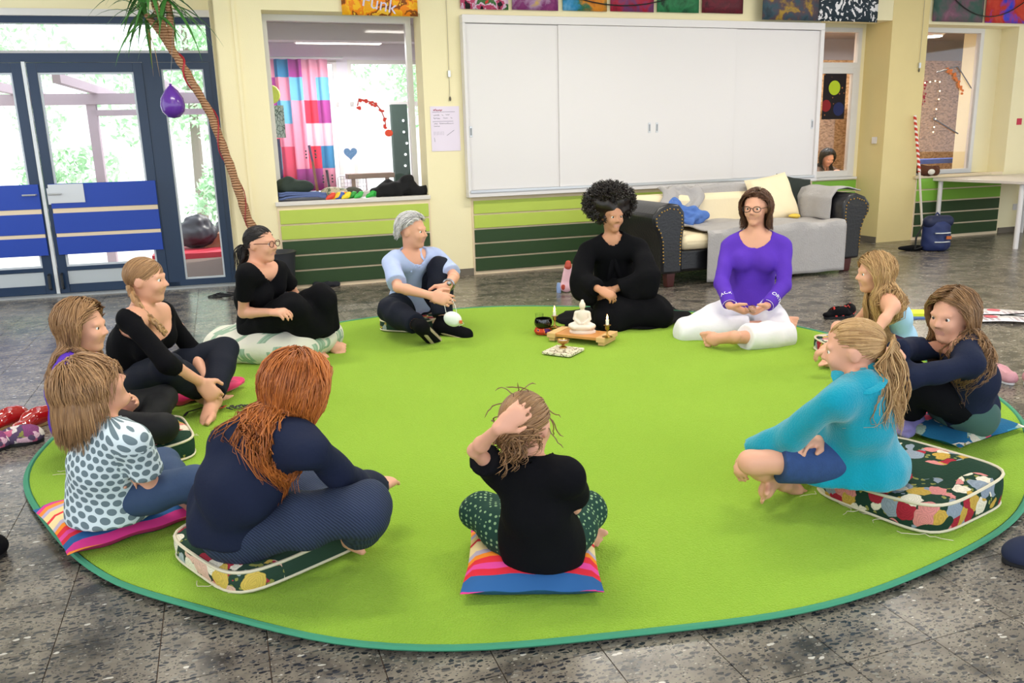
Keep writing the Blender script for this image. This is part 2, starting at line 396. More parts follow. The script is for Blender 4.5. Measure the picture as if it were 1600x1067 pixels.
def hand_prims(J,sd,S,h):
    e,w=J['el'+sd],J['wr'+sd]; d=unit(np.asarray(h['dir'],float)) if 'dir' in h else unit(w-e)
    n=np.asarray(h.get('palm',(0,0,-1)),float); n=unit(n-d*(n@d)); l=np.cross(d,n); l=l*(1 if sd=='R' else -1)  # l points to the thumb side
    if 'thumb' in h and h['thumb']@l<0: l=-l
    cu=math.radians(h.get('curl',28)); sp=h.get('spread',1.)
    P=[cap(w,w+d*.05*S,.0165*S,.023*S,n,.55,.012),cap(w+d*.02*S-l*.012*S,w+d*.052*S-l*.014*S,.012*S,.012*S,n,.8,.01),cap(w+d*.02*S+l*.012*S,w+d*.052*S+l*.012*S,.012*S,.012*S,n,.8,.01)]
    for i,(ln,of) in enumerate(((.044,.0195),(.05,.0066),(.046,-.0066),(.036,-.0195))):
        b=w+d*(.053-.003*abs(i-1.2))*S+l*of*S*sp; a=cu*.6; p=b; dd=d+l*of*6*(sp-.8); dd=unit(dd)
        for j,fr in enumerate((.45,.32,.23)):
            q=p+(dd*math.cos(a)+n*math.sin(a))*ln*fr*S; P.append(cap(p,q,(.0062-.0006*j)*S,(.0056-.0006*j)*S,None,1,.003)); p=q; a+=cu
    b=w+d*.014*S+l*.016*S; t1=b+(d*.62+l*.62+n*.35)*.032*S; t2=t1+(d*.85+l*.2+n*.3)*.026*S
    P+=[cap(b,t1,.0095*S,.0075*S,None,1,.006),cap(t1,t2,.0072*S,.006*S,None,1,.003)]
    return P
def foot_prims(k,a,t,S,sd):
    d=unit(t-a); sh=unit(a-k); n=np.cross(d,np.cross(sh,d)); n=unit(n)  # towards the sole
    heel=a+sh*.022*S-d*.02*S; ball=a+d*.088*S+n*.024*S
    l=np.cross(d,n)*(1 if sd=='L' else -1)
    P=[cap(a,heel,.021*S,.0215*S,None,1,.02),cap(a+sh*.006*S,ball,.022*S,.017*S,None,1,.02),cap(heel,ball,.018*S,.017*S,None,1,.02),cap(ball-l*.013*S-d*.015*S,ball+l*.013*S-d*.01*S,.015*S,.015*S,None,1,.015)]
    for i in range(5):
        b=ball+l*(i-2)*-.0115*S+d*.006*S; P.append(cap(b,b+d*(.034-.004*i)*S+n*.002*S,(.0095 if i==0 else .0066)*S,(.008 if i==0 else .0055)*S,None,1,.003))
    return P
def garment(P,name,m,kind,t=.012,sleeve=1.,leg=1.,neck=.05,wr=.0025,h=.0096,loose=0.,extra=(),subs=(),halves=(),flare=0.,hem=None,label=None,seed=3,uv=False,waves=(4,11),notorso=False,noarms=''):
    J,S,G=P.J,P.S,P.G; pr=[]
    if kind=='top':
        pr+=[p for p in P.T]
        if not notorso: pr+=P.trap
        pr[0]=ell(pr[0][1]+np.array([0,0,.012*S]),tuple(np.array(pr[0][2])+.012),pr[0][3],.04)
        if not notorso: pr.append(cap(P.ch-P.sp*.03*S,J['pel']+P.sp*.02*S,.066*G+loose*.5,.080*G+loose*.7,P.cf,.74,.04))
        for sd in 'RL':
            if sd in noarms: continue
            s_,e,w=J['sh'+sd],J['el'+sd],J['wr'+sd]
            la,lb=np.linalg.norm(e-s_),np.linalg.norm(w-e); L=sleeve*(la+lb); lo=loose
            if L<=la:
                pr.append(cap(s_,s_+(e-s_)*L/la,.0245*G,(.0245-.004*L/la)*G+lo,None,1,.025,True))
            else:
                f=(L-la)/lb; pr+=[cap(s_,e,.0245*G,.0205*G+lo*.7,None,1,.025),cap(e,e+(w-e)*f,.0205*G+lo*.7,(.0205-.005*f)*G+lo,None,1,.02,True)]
        if neck: subs=list(subs)+[cap(J['nb']-P.sp*.006*S+P.cf*.012*S,P.H(-.02,0,-.3)+P.cf*.02*S,neck*S,neck*S*1.25,None,1,0.)]
    else:
        q0=P.T[0]; pr+=[ell(q0[1]-np.array([0,0,.012*S]),q0[2],q0[3],q0[4])]; a0=cap(J['pel'],J['pel']*.75+P.mid*.25,.076*G,.072*G,P.cf,.8,.04)
        for sd in 'RL':
            h_,k_,a_=J['hip'+sd],J['kn'+sd],J['an'+sd]; la,lb=np.linalg.norm(k_-h_),np.linalg.norm(a_-k_); L=leg*(la+lb)
            if L<=la: pr.append(cap(h_,h_+(k_-h_)*L/la,.051*G+loose*.3,(.051-.012*L/la)*G+loose,None,1,.05,True))
            else:
                f=(L-la)/lb; md=h_*.5+k_*.5; c_=k_*.68+a_*.32
                pr+=[cap(h_,md,.051*G+loose*.2,.045*G+loose*.6,None,1,.05),cap(md,k_,.045*G+loose*.6,.035*G+loose,None,1,.03)]
                if flare or f<.33: pr.append(cap(k_,k_+(a_-k_)*f,.036*G+loose,.034*G+loose+flare,None,1,.03,True))
                else: pr+=[cap(k_,c_,.036*G+loose,.036*G+loose,None,1,.02),cap(c_,c_+(a_-c_)*((f-.32)/.68),.036*G+loose,(.036-.013*(f-.32)/.68)*G+loose,None,1,.02,True)]
    pr+=list(extra)
    me,F,V=blobmesh(name,pr,h,t,.04,1,wr,seed,subs,halves,waves)
    if uv:
        ax=P.sp if kind=='top' else np.array([0,0,1.]); q=V-P.J['pel']; v=q@ax; x=q@P.cf; y=q@P.lat; u=np.arctan2(y,-x)*.135
        n=len(me.loops); li=np.zeros(n,np.int32); me.loops.foreach_get('vertex_index',li)
        UV=np.stack([u,v],1)[li].reshape(-1,4,2); Qv=li.reshape(-1,4); cen=V[Qv].mean(1)
        for sd in 'RL':   # the sleeves get their own wrap so the print keeps its scale
            s_,e_=J['sh'+sd],J['el'+sd]; ax_=unit(e_-s_); r_=cen-s_; al=r_@ax_; dist=np.linalg.norm(r_-al[:,None]*ax_,axis=1); a1,b1,_=frame(ax_)
            mk=(al>.012*S)&(dist<.062*S)&(np.abs((cen-J['nb'])@P.lat)>.085*S); q_=V[Qv[mk]]-s_; ang=np.arctan2(q_@b1,q_@a1); c0=ang[:,:1]; ang=c0+((ang-c0+math.pi)%(2*math.pi)-math.pi); UV[mk]=np.stack([ang*.055,q_@ax_],2)
        lay=me.uv_layers.new(name='UVMap'); lay.data.foreach_set('uv',UV.astype(np.float32).ravel())
    o=link(name,me,m,P.o)
    if label: o['label']=label
    return o
# ---------------------------------------------------------------- hair
def strands(paths,rad,prof,val,g):
    """paths (n,M,3) -> three-sided tapered strands as vertex, quad and value arrays"""
    n,M,_=paths.shape; T=np.gradient(paths,axis=1); T/=np.maximum(np.linalg.norm(T,axis=2,keepdims=True),1e-6)
    h=g.normal(size=(n,1,3)); A=np.cross(T,np.broadcast_to(h,T.shape)); A/=np.maximum(np.linalg.norm(A,axis=2,keepdims=True),1e-6); B=np.cross(T,A)
    r=(rad*prof)[None,:,None]; V=np.stack([paths+r*(math.cos(a)*A+math.sin(a)*B) for a in (0,2.094,4.189)],2)
    i=np.arange(n)[:,None,None]*M*3+np.arange(M-1)[None,:,None]*3; k=np.arange(3)[None,None,:]; k2=(k+1)%3
    Q=np.stack([i+k,i+k2,i+3+k2,i+3+k],3).reshape(-1,4)
    return V.reshape(-1,3),Q,np.repeat(val,M*3)
def hair(P,m,n=1400,length=.25,rad=.0023,comb='part',tie=None,tail=0,tailrad=.05,lift=1.06,curl=0.,fringe=False,seed=1,side=0.,low=-.2,taildir=None,wave=.004,swing=(0,0,0),tailn=300,back=.55,clump=.28):
    g=np.random.default_rng(seed); hs=P.hs; RH=P.RH; cc=P.cc; cr=np.array(P.cr); VV=[];QQ=[];HV=[]
    def ok(s): return s[:,2]>low+np.where(s[:,0]>0,.95*s[:,0],back*s[:,0])
    def put(V,Q,h):
        k=sum(len(v) for v in VV); VV.append(V); QQ.append(Q+k); HV.append(h)
    nn,mm=40,28; A_,B_=np.meshgrid(2*math.pi*np.arange(nn)/nn,math.pi*np.arange(mm+1)/mm); S_=np.stack([np.sin(B_)*np.cos(A_),np.sin(B_)*np.sin(A_),np.cos(B_)],2).reshape(-1,3)
    j,i=np.meshgrid(np.arange(mm),np.arange(nn),indexing='ij'); q=np.stack([j*nn+i,(j+1)*nn+i,(j+1)*nn+(i+1)%nn,j*nn+(i+1)%nn],2).reshape(-1,4); q=q[ok(S_)[q].all(1)]
    put(cc+(S_*cr*1.035)@RH.T,q,np.full(len(S_),.3))
    tp=cc+RH@(np.array(tie)*cr) if tie is not None else None; grav=np.array([0,0,-1.])+np.array(swing)
    def outside(p,k):
        w=((p-cc)@RH)/(cr*k[:,None]); r=np.linalg.norm(w,axis=1); f=np.where(r<1,1/np.maximum(r,1e-6),1.); return cc+(w*f[:,None]*cr*k[:,None])@RH.T
    def push(p,mg):
        for _ in range(2):
            v,gr=P.fld.sample(p); mk=v<mg; p[mk]+=gr[mk]*(mg[mk]-v[mk])[:,None]
        return p
    n=int(n*.88); G=g.normal(size=(n*6,3)); G/=np.linalg.norm(G,axis=1,keepdims=True); G=G[ok(G)&(G[:,2]>-.75)][:max(1,n//7)]
    s=np.repeat(G,7,0); s[np.arange(len(s))%7!=0]+=g.normal(size=(len(s)-len(G),3))*.10; s/=np.linalg.norm(s,axis=1,keepdims=True); s=s[:]; N=len(s); gid=(np.arange(N)//7)*7
    val=np.clip(np.repeat(g.uniform(.15,.85,len(G)),7)+g.normal(size=N)*.22,0,1); lf=lift+np.repeat(g.uniform(-.02,.025,len(G)),7)+g.uniform(-.008,.008,N); M=10
    p=cc+(s*cr*1.02)@RH.T; path=[p]
    if tie is not None:
        for i in range(M-1):
            p=p+(tp-p)/(M-1-i); p=outside(p,np.where(i<M-3,lf-.02,.93)); path.append(p)
    else:
        sl=s[:,1]-side*np.where(s[:,0]>-.3,1,.3); sg=np.where(sl>=0,1.,-1.); fr=s[:,0]>-.2
        if comb=='part': v=np.stack([np.where(s[:,0]<.5,-.25,.25 if fringe else -.1),sg*np.where(fr,np.where(abs(sl)<.6,1.,.3),.12),np.where(fr,-.35,-1.)],1)
        elif comb=='fringe': v=np.stack([s[:,0]*1.2+.1,s[:,1],np.full(N,-.25)],1)
        elif comb=='back': v=np.stack([np.full(N,-1.),s[:,1]*.5,np.full(N,-.25)],1)
        else: v=s.copy()
        v=v@RH.T; v/=np.linalg.norm(v,axis=1,keepdims=True)
        ll=length*np.repeat(g.uniform(.80,1.06,len(G)),7)*g.uniform(.93,1.04,N)
        if fringe: ll=np.where((s[:,0]>.45)&(s[:,2]>.2),np.minimum(ll,.36*hs),ll)
        st=(ll/(M-1))[:,None]; gw=.34*(st/.016)**.8 if comb!='back' else .12
        for i in range(M-1):
            v=v*.72+grav*gw+g.normal(size=(N,3))*curl; v/=np.linalg.norm(v,axis=1,keepdims=True); p=p+v*st; p=outside(p,lf)
            w_=(p-cc)@RH; fm=hs*(.10+.9*np.maximum(0,w_[:,2]/hs-.12)); lim=(w_[:,0]>fm)&(w_[:,2]<.28*hs) if not fringe else (w_[:,0]>.16*hs)&(w_[:,2]<-.02*hs); w_[lim,0]=(w_[lim,0]*.25+np.where(fringe,.16*hs,fm[lim])*.75); p=cc+w_@RH.T; path.append(p)
    path=np.stack(path,1); t=np.linspace(0,1,M)[None,:,None]; path=path*(1-clump*t)+path[gid]*clump*t
    if tie is None:
        ph=np.repeat(g.uniform(0,6.3,len(G)),7)[:,None]; dr=np.repeat(g.normal(size=(len(G),3)),7,0); dr/=np.linalg.norm(dr,axis=1,keepdims=True)
        path=path+(np.sin(np.arange(M)[None]*.9+ph)*wave*t[...,0])[...,None]*dr[:,None,:]
        path=push(path.reshape(-1,3),np.repeat(.016+g.uniform(0,.014,N),M)).reshape(N,M,3)
    pr=np.minimum(1,np.minimum(.6+2*t.ravel(),.15+2.2*(1-t.ravel())))
    put(*strands(path,rad,pr,val,g))
    if tail:
        td=unit(np.asarray(taildir if taildir is not None else RH@np.array([-1,0,-.4]),float)); N=tailn; gi=(np.arange(N)//6)*6
        o_=g.normal(size=(N,3))*.40; o_=o_[gi]+g.normal(size=(N,3))*.10; p=tp+o_*.014; v=td+o_*.5; v/=np.linalg.norm(v,axis=1,keepdims=True); sc=g.uniform(.62,1.08,N)[gi]; st=(tail*sc/13)[:,None]; path=[p.copy()]; ph=g.uniform(0,6.3,N)[gi]
        for k in range(13):
            v=v*.8+grav*.28+g.normal(size=(N,3))*curl; v/=np.linalg.norm(v,axis=1,keepdims=True); p=p+v*st; path.append(p+o_*tailrad*min(1,(k+1)/5)*(1-.35*k/13)+np.stack([np.sin(k*.85+ph),np.cos(k*.85+ph),0*ph],1)*wave*(k/13))
        path=np.stack(path,1); M2=14; path=push(path.reshape(-1,3),np.repeat(.02+g.uniform(0,.012,N),M2)).reshape(N,M2,3); t2=np.linspace(0,1,M2)
        put(*strands(path,rad,np.minimum(1,.2+2*(1-t2)),g.uniform(0,1,N),g))
    me=quadmesh('hair',np.concatenate(VV),np.concatenate(QQ)); at=me.attributes.new('hv','FLOAT','POINT'); at.data.foreach_set('value',np.concatenate(HV).astype(np.float32))
    return link('hair',me,m,P.o)
def glasses(P,m):
    b=MB(); H=P.H; hs=P.hs
    for sd in (1,-1):
        c=H(.45,sd*.155,.03); ring=[c+hs*(P.L*math.cos(a)*.115*sd+P.U*math.sin(a)*.085-P.F*.02*abs(math.cos(a))) for a in np.linspace(0,2*math.pi,17)]
        b.tube(ring,.0024,6,cap=False); b.tube([H(.43,sd*.27,.05),H(.2,sd*.345,.06),H(-.08,sd*.355,.05),H(-.16,sd*.34,-.02)],.0022,5)
    b.tube([H(.455,.045,.045),H(.465,0,.06),H(.455,-.045,.045)],.0022,5)
    return part('glasses',b,m,P.o)
def text_obj(name,body,size,m,parent=None,extrude=.0008):
    cu=bpy.data.curves.new(name,'FONT'); cu.body=body; cu.size=size; cu.align_x='CENTER'; cu.align_y='CENTER'; cu.extrude=extrude
    t=bpy.data.objects.new(name,cu); COL.objects.link(t); bpy.context.view_layer.update()
    me=bpy.data.meshes.new_from_object(t.evaluated_get(bpy.context.evaluated_depsgraph_get())); bpy.data.objects.remove(t); bpy.data.curves.remove(cu)
    return link(name,me,m,parent)
# joint positions of everyone in the circle (metres)
POSE={
 'black':dict(S=1.66,look=(-15.000,0.000),az=-35,nb=(-1.584,5.107,0.610),hd=(-1.530,5.094,0.757),shR=(-1.587,4.919,0.603),shL=(-1.472,5.258,0.581),elR=(-1.657,5.023,0.346),wrR=(-1.447,4.900,0.369),elL=(-1.435,5.444,0.371),wrL=(-1.421,5.204,0.319),knR=(-1.341,4.973,0.375),knL=(-1.195,5.156,0.392),anR=(-1.280,5.271,0.118),toR=(-1.058,5.246,0.035),anL=(-1.275,5.283,0.060),toL=(-1.193,5.102,0.035),pel=(-1.604,5.239,0.220),hipL=(-1.555,5.309,0.220),hipR=(-1.654,5.168,0.220)),
 'man':dict(S=1.78,look=(-22.000,-3.000),az=-60,nb=(-0.705,5.930,0.562),hd=(-0.683,5.893,0.730),shR=(-0.840,5.793,0.529),shL=(-0.526,6.029,0.525),elR=(-0.762,5.541,0.392),wrR=(-0.530,5.440,0.347),elL=(-0.394,5.783,0.419),wrL=(-0.422,5.524,0.399),knR=(-0.846,5.689,0.206),knL=(-0.505,5.898,0.459),anR=(-0.612,5.390,0.150),toR=(-0.564,5.546,0.035),anL=(-0.486,5.731,0.090),toL=(-0.302,5.643,0.063),pel=(-0.724,6.121,0.170),hipL=(-0.644,6.168,0.170),hipR=(-0.804,6.075,0.170)),
 'robe':dict(S=1.66,look=(-70.000,-4.000),az=-78,nb=(0.759,6.076,0.625),hd=(0.752,6.059,0.785),shR=(0.567,6.096,0.543),shL=(0.957,6.048,0.552),elR=(0.511,5.899,0.352),wrR=(0.616,5.683,0.316),elL=(0.989,5.835,0.372),wrL=(0.746,5.857,0.282),pel=(0.797,6.182,0.200),hipL=(0.881,6.200,0.200),hipR=(0.712,6.164,0.200),knL=(1.035,5.859,0.090),knR=(0.710,5.790,0.090),anL=(0.887,6.235,0.070),anR=(0.692,6.193,0.070),toL=(0.801,6.403,0.050),toR=(0.703,6.382,0.050)),
 'purple':dict(S=1.72,look=(-122,-2.000),az=-97,nb=(1.682,5.641,0.683),hd=(1.665,5.608,0.850),shR=(1.506,5.690,0.594),shL=(1.864,5.585,0.597),elR=(1.432,5.525,0.365),wrR=(1.428,5.299,0.250),elL=(1.820,5.437,0.351),wrL=(1.661,5.268,0.250),knR=(1.190,5.436,0.050),knL=(1.757,5.226,0.052),anL=(1.401,5.052,0.098),toL=(1.269,5.203,0.049),pel=(1.675,5.680,0.160),hipL=(1.764,5.669,0.160),hipR=(1.586,5.691,0.160),anR=(1.690,5.383,0.090),toR=(1.850,5.416,0.080)),
 'tank':dict(S=1.3,look=(178,-3.000),az=178,nb=(2.076,4.513,0.446),hd=(2.036,4.572,0.557),shR=(2.096,4.648,0.388),shL=(2.064,4.371,0.406),elR=(2.038,4.791,0.227),wrR=(1.885,4.724,0.130),elL=(1.922,4.289,0.258),wrL=(1.741,4.358,0.186),knR=(2.004,4.938,0.168),knL=(1.834,4.457,0.159),anR=(1.864,4.680,0.076),toR=(1.779,4.553,0.080),pel=(2.212,4.635,0.150),hipL=(2.210,4.567,0.150),hipR=(2.215,4.702,0.150),anL=(1.966,4.669,0.080),toL=(1.932,4.801,0.050)),
 'navy':dict(S=1.36,look=(-152,-5.000),az=195,nb=(1.877,3.312,0.456),hd=(1.849,3.389,0.563),shR=(1.908,3.456,0.406),shL=(1.825,3.173,0.413),elR=(1.684,3.397,0.427),wrR=(1.554,3.248,0.460),elL=(1.595,3.170,0.367),wrL=(1.579,3.369,0.395),knR=(1.681,3.482,0.345),knL=(1.665,3.381,0.305),anR=(1.794,3.577,0.078),toR=(1.685,3.456,0.083),anL=(1.797,3.511,0.070),toL=(1.681,3.398,0.083),pel=(1.974,3.451,0.130),hipL=(1.993,3.383,0.130),hipR=(1.956,3.519,0.130)),
 'teal':dict(S=1.28,look=(152,-8.000),az=160,nb=(1.156,2.633,0.507),hd=(1.159,2.715,0.605),shL=(1.034,2.560,0.476),shR=(1.266,2.715,0.457),elL=(0.949,2.685,0.318),wrL=(0.848,2.803,0.210),elR=(1.215,2.815,0.264),wrR=(1.057,2.715,0.286),knL=(0.813,2.682,0.225),knR=(1.166,3.100,0.135),anL=(0.990,2.843,0.080),toL=(1.084,2.935,0.035),pel=(1.207,2.777,0.210),hipL=(1.185,2.714,0.210),hipR=(1.230,2.839,0.210),anR=(0.958,2.840,0.100),toR=(0.910,2.708,0.070)),
 'child':dict(S=1.12,look=(66.000,-12.000),az=80,nb=(0.050,2.259,0.405),hd=(0.035,2.313,0.504),shL=(-0.046,2.326,0.352),shR=(0.157,2.194,0.401),elL=(-0.113,2.202,0.479),wrL=(-0.041,2.097,0.582),elR=(0.174,2.311,0.248),wrR=(0.123,2.430,0.144),pel=(0.077,2.319,0.120),hipL=(0.020,2.329,0.120),hipR=(0.134,2.308,0.120),knL=(-0.118,2.501,0.150),knR=(0.220,2.487,0.150),anL=(0.149,2.533,0.070),toL=(0.264,2.479,0.050),anR=(0.026,2.544,0.060),toR=(-0.114,2.523,0.040)),
 'red':dict(S=1.46,look=(48.000,-15.000),az=45,nb=(-0.728,2.314,0.518),hd=(-0.651,2.400,0.607),shL=(-0.876,2.369,0.466),shR=(-0.582,2.243,0.485),elL=(-0.787,2.445,0.241),wrL=(-0.757,2.634,0.141),elR=(-0.514,2.399,0.301),wrR=(-0.465,2.588,0.209),knL=(-0.794,2.847,0.111),knR=(-0.447,2.274,0.277),anR=(-0.525,2.510,0.072),toR=(-0.522,2.665,0.035),pel=(-0.882,2.417,0.180),hipL=(-0.936,2.470,0.180),hipR=(-0.828,2.363,0.180),anL=(-0.645,2.592,0.090),toL=(-0.500,2.510,0.070)),
 'polka':dict(S=1.2,look=(32.000,28.000),az=30,nb=(-1.347,2.605,0.441),hd=(-1.389,2.631,0.563),shL=(-1.451,2.679,0.390),shR=(-1.230,2.541,0.412),elL=(-1.490,2.750,0.198),wrL=(-1.343,2.663,0.242),elR=(-1.233,2.621,0.222),wrR=(-1.362,2.738,0.187),knR=(-1.100,2.648,0.220),knL=(-1.376,3.039,0.139),pel=(-1.428,2.710,0.150),hipL=(-1.460,2.764,0.150),hipR=(-1.397,2.656,0.150),anL=(-1.209,2.809,0.090),toL=(-1.143,2.695,0.060),anR=(-1.201,2.869,0.080),toR=(-1.257,2.989,0.060)),
 'purplekid':dict(S=1.28,look=(2.000,-4.000),az=5,nb=(-1.844,3.387,0.482),hd=(-1.818,3.437,0.609),shL=(-1.871,3.526,0.452),shR=(-1.812,3.248,0.464),elL=(-1.864,3.632,0.258),wrL=(-1.725,3.511,0.217),elR=(-1.836,3.316,0.256),wrR=(-1.739,3.469,0.202),knR=(-1.506,3.371,0.176),knL=(-1.674,3.790,0.182),pel=(-1.929,3.508,0.170),hipL=(-1.935,3.574,0.170),hipR=(-1.923,3.442,0.170),anL=(-1.672,3.505,0.100),toL=(-1.660,3.364,0.080),anR=(-1.638,3.559,0.090),toR=(-1.638,3.700,0.080)),
 'braid':dict(S=1.7,look=(2.000,-3.000),az=-15,nb=(-1.841,4.072,0.554),hd=(-1.805,4.065,0.709),shR=(-1.833,3.881,0.548),shL=(-1.811,4.255,0.509),elR=(-1.633,3.793,0.351),wrR=(-1.568,3.986,0.204),elL=(-1.752,4.398,0.265),wrL=(-1.619,4.208,0.162),knR=(-1.667,3.865,0.310),knL=(-1.591,4.437,0.250),pel=(-1.974,4.188,0.150),hipL=(-1.951,4.274,0.150),hipR=(-1.996,4.103,0.150),anR=(-1.628,4.166,0.090),toR=(-1.575,4.363,0.060),anL=(-1.547,4.074,0.080),toL=(-1.558,3.901,0.050)),
}
# ---------------------------------------------------------------- clothes fabrics
BLACK=mat('black_cotton','#0d0d11',rough=.9,spec=.12,bump=.15,nscale=60)
NAVY=mat('navy_jersey','#1a2138',rough=.85,spec=.2,bump=.15,nscale=70)
NAVYD=mat('dark_navy_twill','#161a28',rough=.8,spec=.2,bump=.1,nscale=90)
PURPLE=mat('purple_cotton','#5a34b4',rough=.8,spec=.2,bump=.12,nscale=80)
WHITEP=mat('white_linen','#eceaf0',rough=.85,spec=.2,bump=.2,nscale=40)
TEAL=mat('teal_fleece','#0a93ab',rough=.95,spec=.1,sheen=.4,bump=.35,nscale=160)
SKYB=mat('sky_blue_tank','#a5cbe4',rough=.8,bump=.1,nscale=90)
BLUELEG=mat('blue_leggings','#2f4466',rough=.8,bump=.1,nscale=120)
DENIM=mat('denim','#2b4577',rough=.9,bump=.25,nscale=200,var=.25,vscale=40)
BLKLEG=mat('black_leggings','#0f1014',rough=.7,spec=.3,bump=.08,nscale=90)
PLUM=mat('plum_shorts','#43203c',rough=.8)
SOCK=mat('lilac_sock','#7a72a8',rough=.9)
GREENT=mat('dull_green_shirt','#3f5e58',rough=.9)
def shirt_blue():
    N=NT('light_blue_shirt',rough=.75,spec=.25); c=N.coord('Object'); n=N.noise(c,9,3); w=N.n('TexWave'); w.inputs['Scale'].default_value=90; N.l(c,w.inputs['Vector'])
    N.bump(N.noise(c,40,2),.2); return N.col(N.mix(n,'#9fb0dc','#b9c6ea'))
def polka():
    N=NT('polka_dot_cotton',rough=.8,spec=.2); uv=N.coord('UV',(27,36,1)); x,y,z=N.sep(uv)
    row=N.math('FLOOR',y); sh=N.math('MULTIPLY',N.math('MODULO',N.math('ABSOLUTE',row),2.),.5)
    fx=N.math('SUBTRACT',N.math('FRACT',N.math('ADD',x,sh)),.5); fy=N.math('SUBTRACT',N.math('FRACT',y),.5)
    d=N.math('SQRT',N.math('ADD',N.math('MULTIPLY',fx,fx),N.math('MULTIPLY',fy,fy)))
    return N.col(N.mix(N.math('LESS_THAN',d,.395),'#d9e6ec','#6f8088'))
def ditsy():
    N=NT('green_print_cotton',rough=.85,spec=.2); c=N.coord('Object'); d=N.voro(c,62,rnd=.25); return N.col(N.mix(N.math('LESS_THAN',d,.3),'#1f3d34','#86a67c'))
def rib():
    N=NT('ribbed_blue_grey',rough=.85,spec=.2); c=N.coord('Object'); w=N.n('TexWave',bands_direction='DIAGONAL'); w.inputs['Scale'].default_value=55; w.inputs['Distortion'].default_value=1.5; N.l(c,w.inputs['Vector'])
    N.bump(w.outputs['Fac'],.4,.004); return N.col(N.mix(w.outputs['Fac'],'#252d42','#39435c'))
SHIRT=shirt_blue(); POLKA=polka(); DITSY=ditsy(); RIB=rib()
H_BLACK=hair_mat('hair_black','#0c0a0b','#241c1c'); H_GREY=hair_mat('hair_silver','#a8a5a8','#f0edec'); H_DARK=hair_mat('hair_dark_brown','#120c0a','#35241c')
H_BROWN=hair_mat('hair_brown','#38231a','#785038'); H_BLOND=hair_mat('hair_blond','#8a6238','#d9b27c'); H_DBLOND=hair_mat('hair_dark_blond','#6e4c30','#b98f62')
H_RED=hair_mat('hair_auburn','#7a3814','#cf7a36'); H_LBROWN=hair_mat('hair_light_brown','#66482e','#ab8258')
BR_D=mat('brow_dark','#1d1512'); BR_L=mat('brow_light','#7a5636'); BR_G=mat('brow_grey','#8f8a86')
v3=lambda *a: np.array(a,float)
# ---------------------------------------------------------------- the people
def p_black():
    P=make_person(POSE['black'],'woman in black t-shirt and glasses sitting on the cactus print pouf',SKIN,dict(bust=1,girth=.96,brow=BR_D,handR=dict(palm=(0,.3,-1),curl=35),handL=dict(palm=(0,0,-1),curl=35)))
    garment(P,'t_shirt',BLACK,'top',.010,sleeve=.33,neck=.062,loose=.012)
    garment(P,'trousers',BLACK,'bottom',.012,leg=.80,loose=.024,flare=.04,wr=.006,seed=5)
    hair(P,H_BLACK,1513,tie=(-.95,0,-.45),tail=.2,tailrad=.03,seed=2,tailn=200,wave=.006)
    glasses(P,mat('red_brown_frame','#5a2420',rough=.3))
def p_man():
    P=make_person(POSE['man'],'grey haired man in light blue shirt hugging one raised knee',SKIN,dict(girth=1.0,head=.235,brow=BR_G,slouch=.05,shod=1,handR=dict(palm=(-.3,.9,-.2),curl=30),handL=dict(dir=(-.6,-.3,-.7),palm=(-.5,.8,-.2),curl=30)))
    J,S=P.J,P.S
    garment(P,'shirt',SHIRT,'top',.014,sleeve=.45,neck=.048,loose=.02,wr=.004,seed=8)
    # collar and placket
    b=MB(); nb=J['nb']
    for sd in (1,-1):
        pts=[nb-P.cf*.065+P.sp*.035,nb+P.lat*sd*.075+P.sp*.04,nb+P.cf*.07+P.lat*sd*.05+P.sp*.0,nb+P.cf*.115+P.lat*sd*.07-P.sp*.06]
        b=MB(); b.tube(pts,[.018,.022,.022,.006],6,flat=.4); part('collar',b,SHIRT,P.o)
    garment(P,'trousers',NAVYD,'bottom',.010,leg=.93,loose=.016,wr=.004,seed=9)
    hair(P,H_GREY,2271,length=.06,comb='back',lift=1.05,seed=3,low=-.1,back=.5)
    sole=mat('beige_sole','#b9a68a',rough=.8)
    for sd in 'RL':
        a,t,k=J['an'+sd],J['to'+sd],J['kn'+sd]; d=unit(t-a); s_=unit(a-k); n=unit(np.cross(d,np.cross(s_,d)))
        me,_,_=blobmesh('shoe',[cap(a-s_*.05,a+s_*.035-d*.03,.042,.046,None,1,.02),cap(a+n*.02,a+d*.20+n*.035,.046,.042,None,1,.03),cap(a-d*.02+n*.03,a+d*.20+n*.045,.042,.042,None,1,.03)],.007)
        o=link('shoe',me,BLACK,P.o)
        me,_,_=blobmesh('sole',[cap(a-d*.035+n*.062,a+d*.20+n*.072,.036,.042,n,.35,.01)],.006); link('sole',me,sole,o)
    b=MB(); w=J['wrL']; d=unit(w-J['elL']); a1,b1,_=frame(d)
    b.tube([w-d*.02+.036*(math.cos(x)*a1+math.sin(x)*b1) for x in np.linspace(0,2*math.pi,15)],.006,6,cap=False,flat=1.5); b.sphere(w-d*.02+unit(v3(.2,-1,.4))*.037,(.018,.018,.018),10,6)
    part('wristwatch',b,mat('steel','#9a9a9c',rough=.25,metal=1),P.o)
    return P
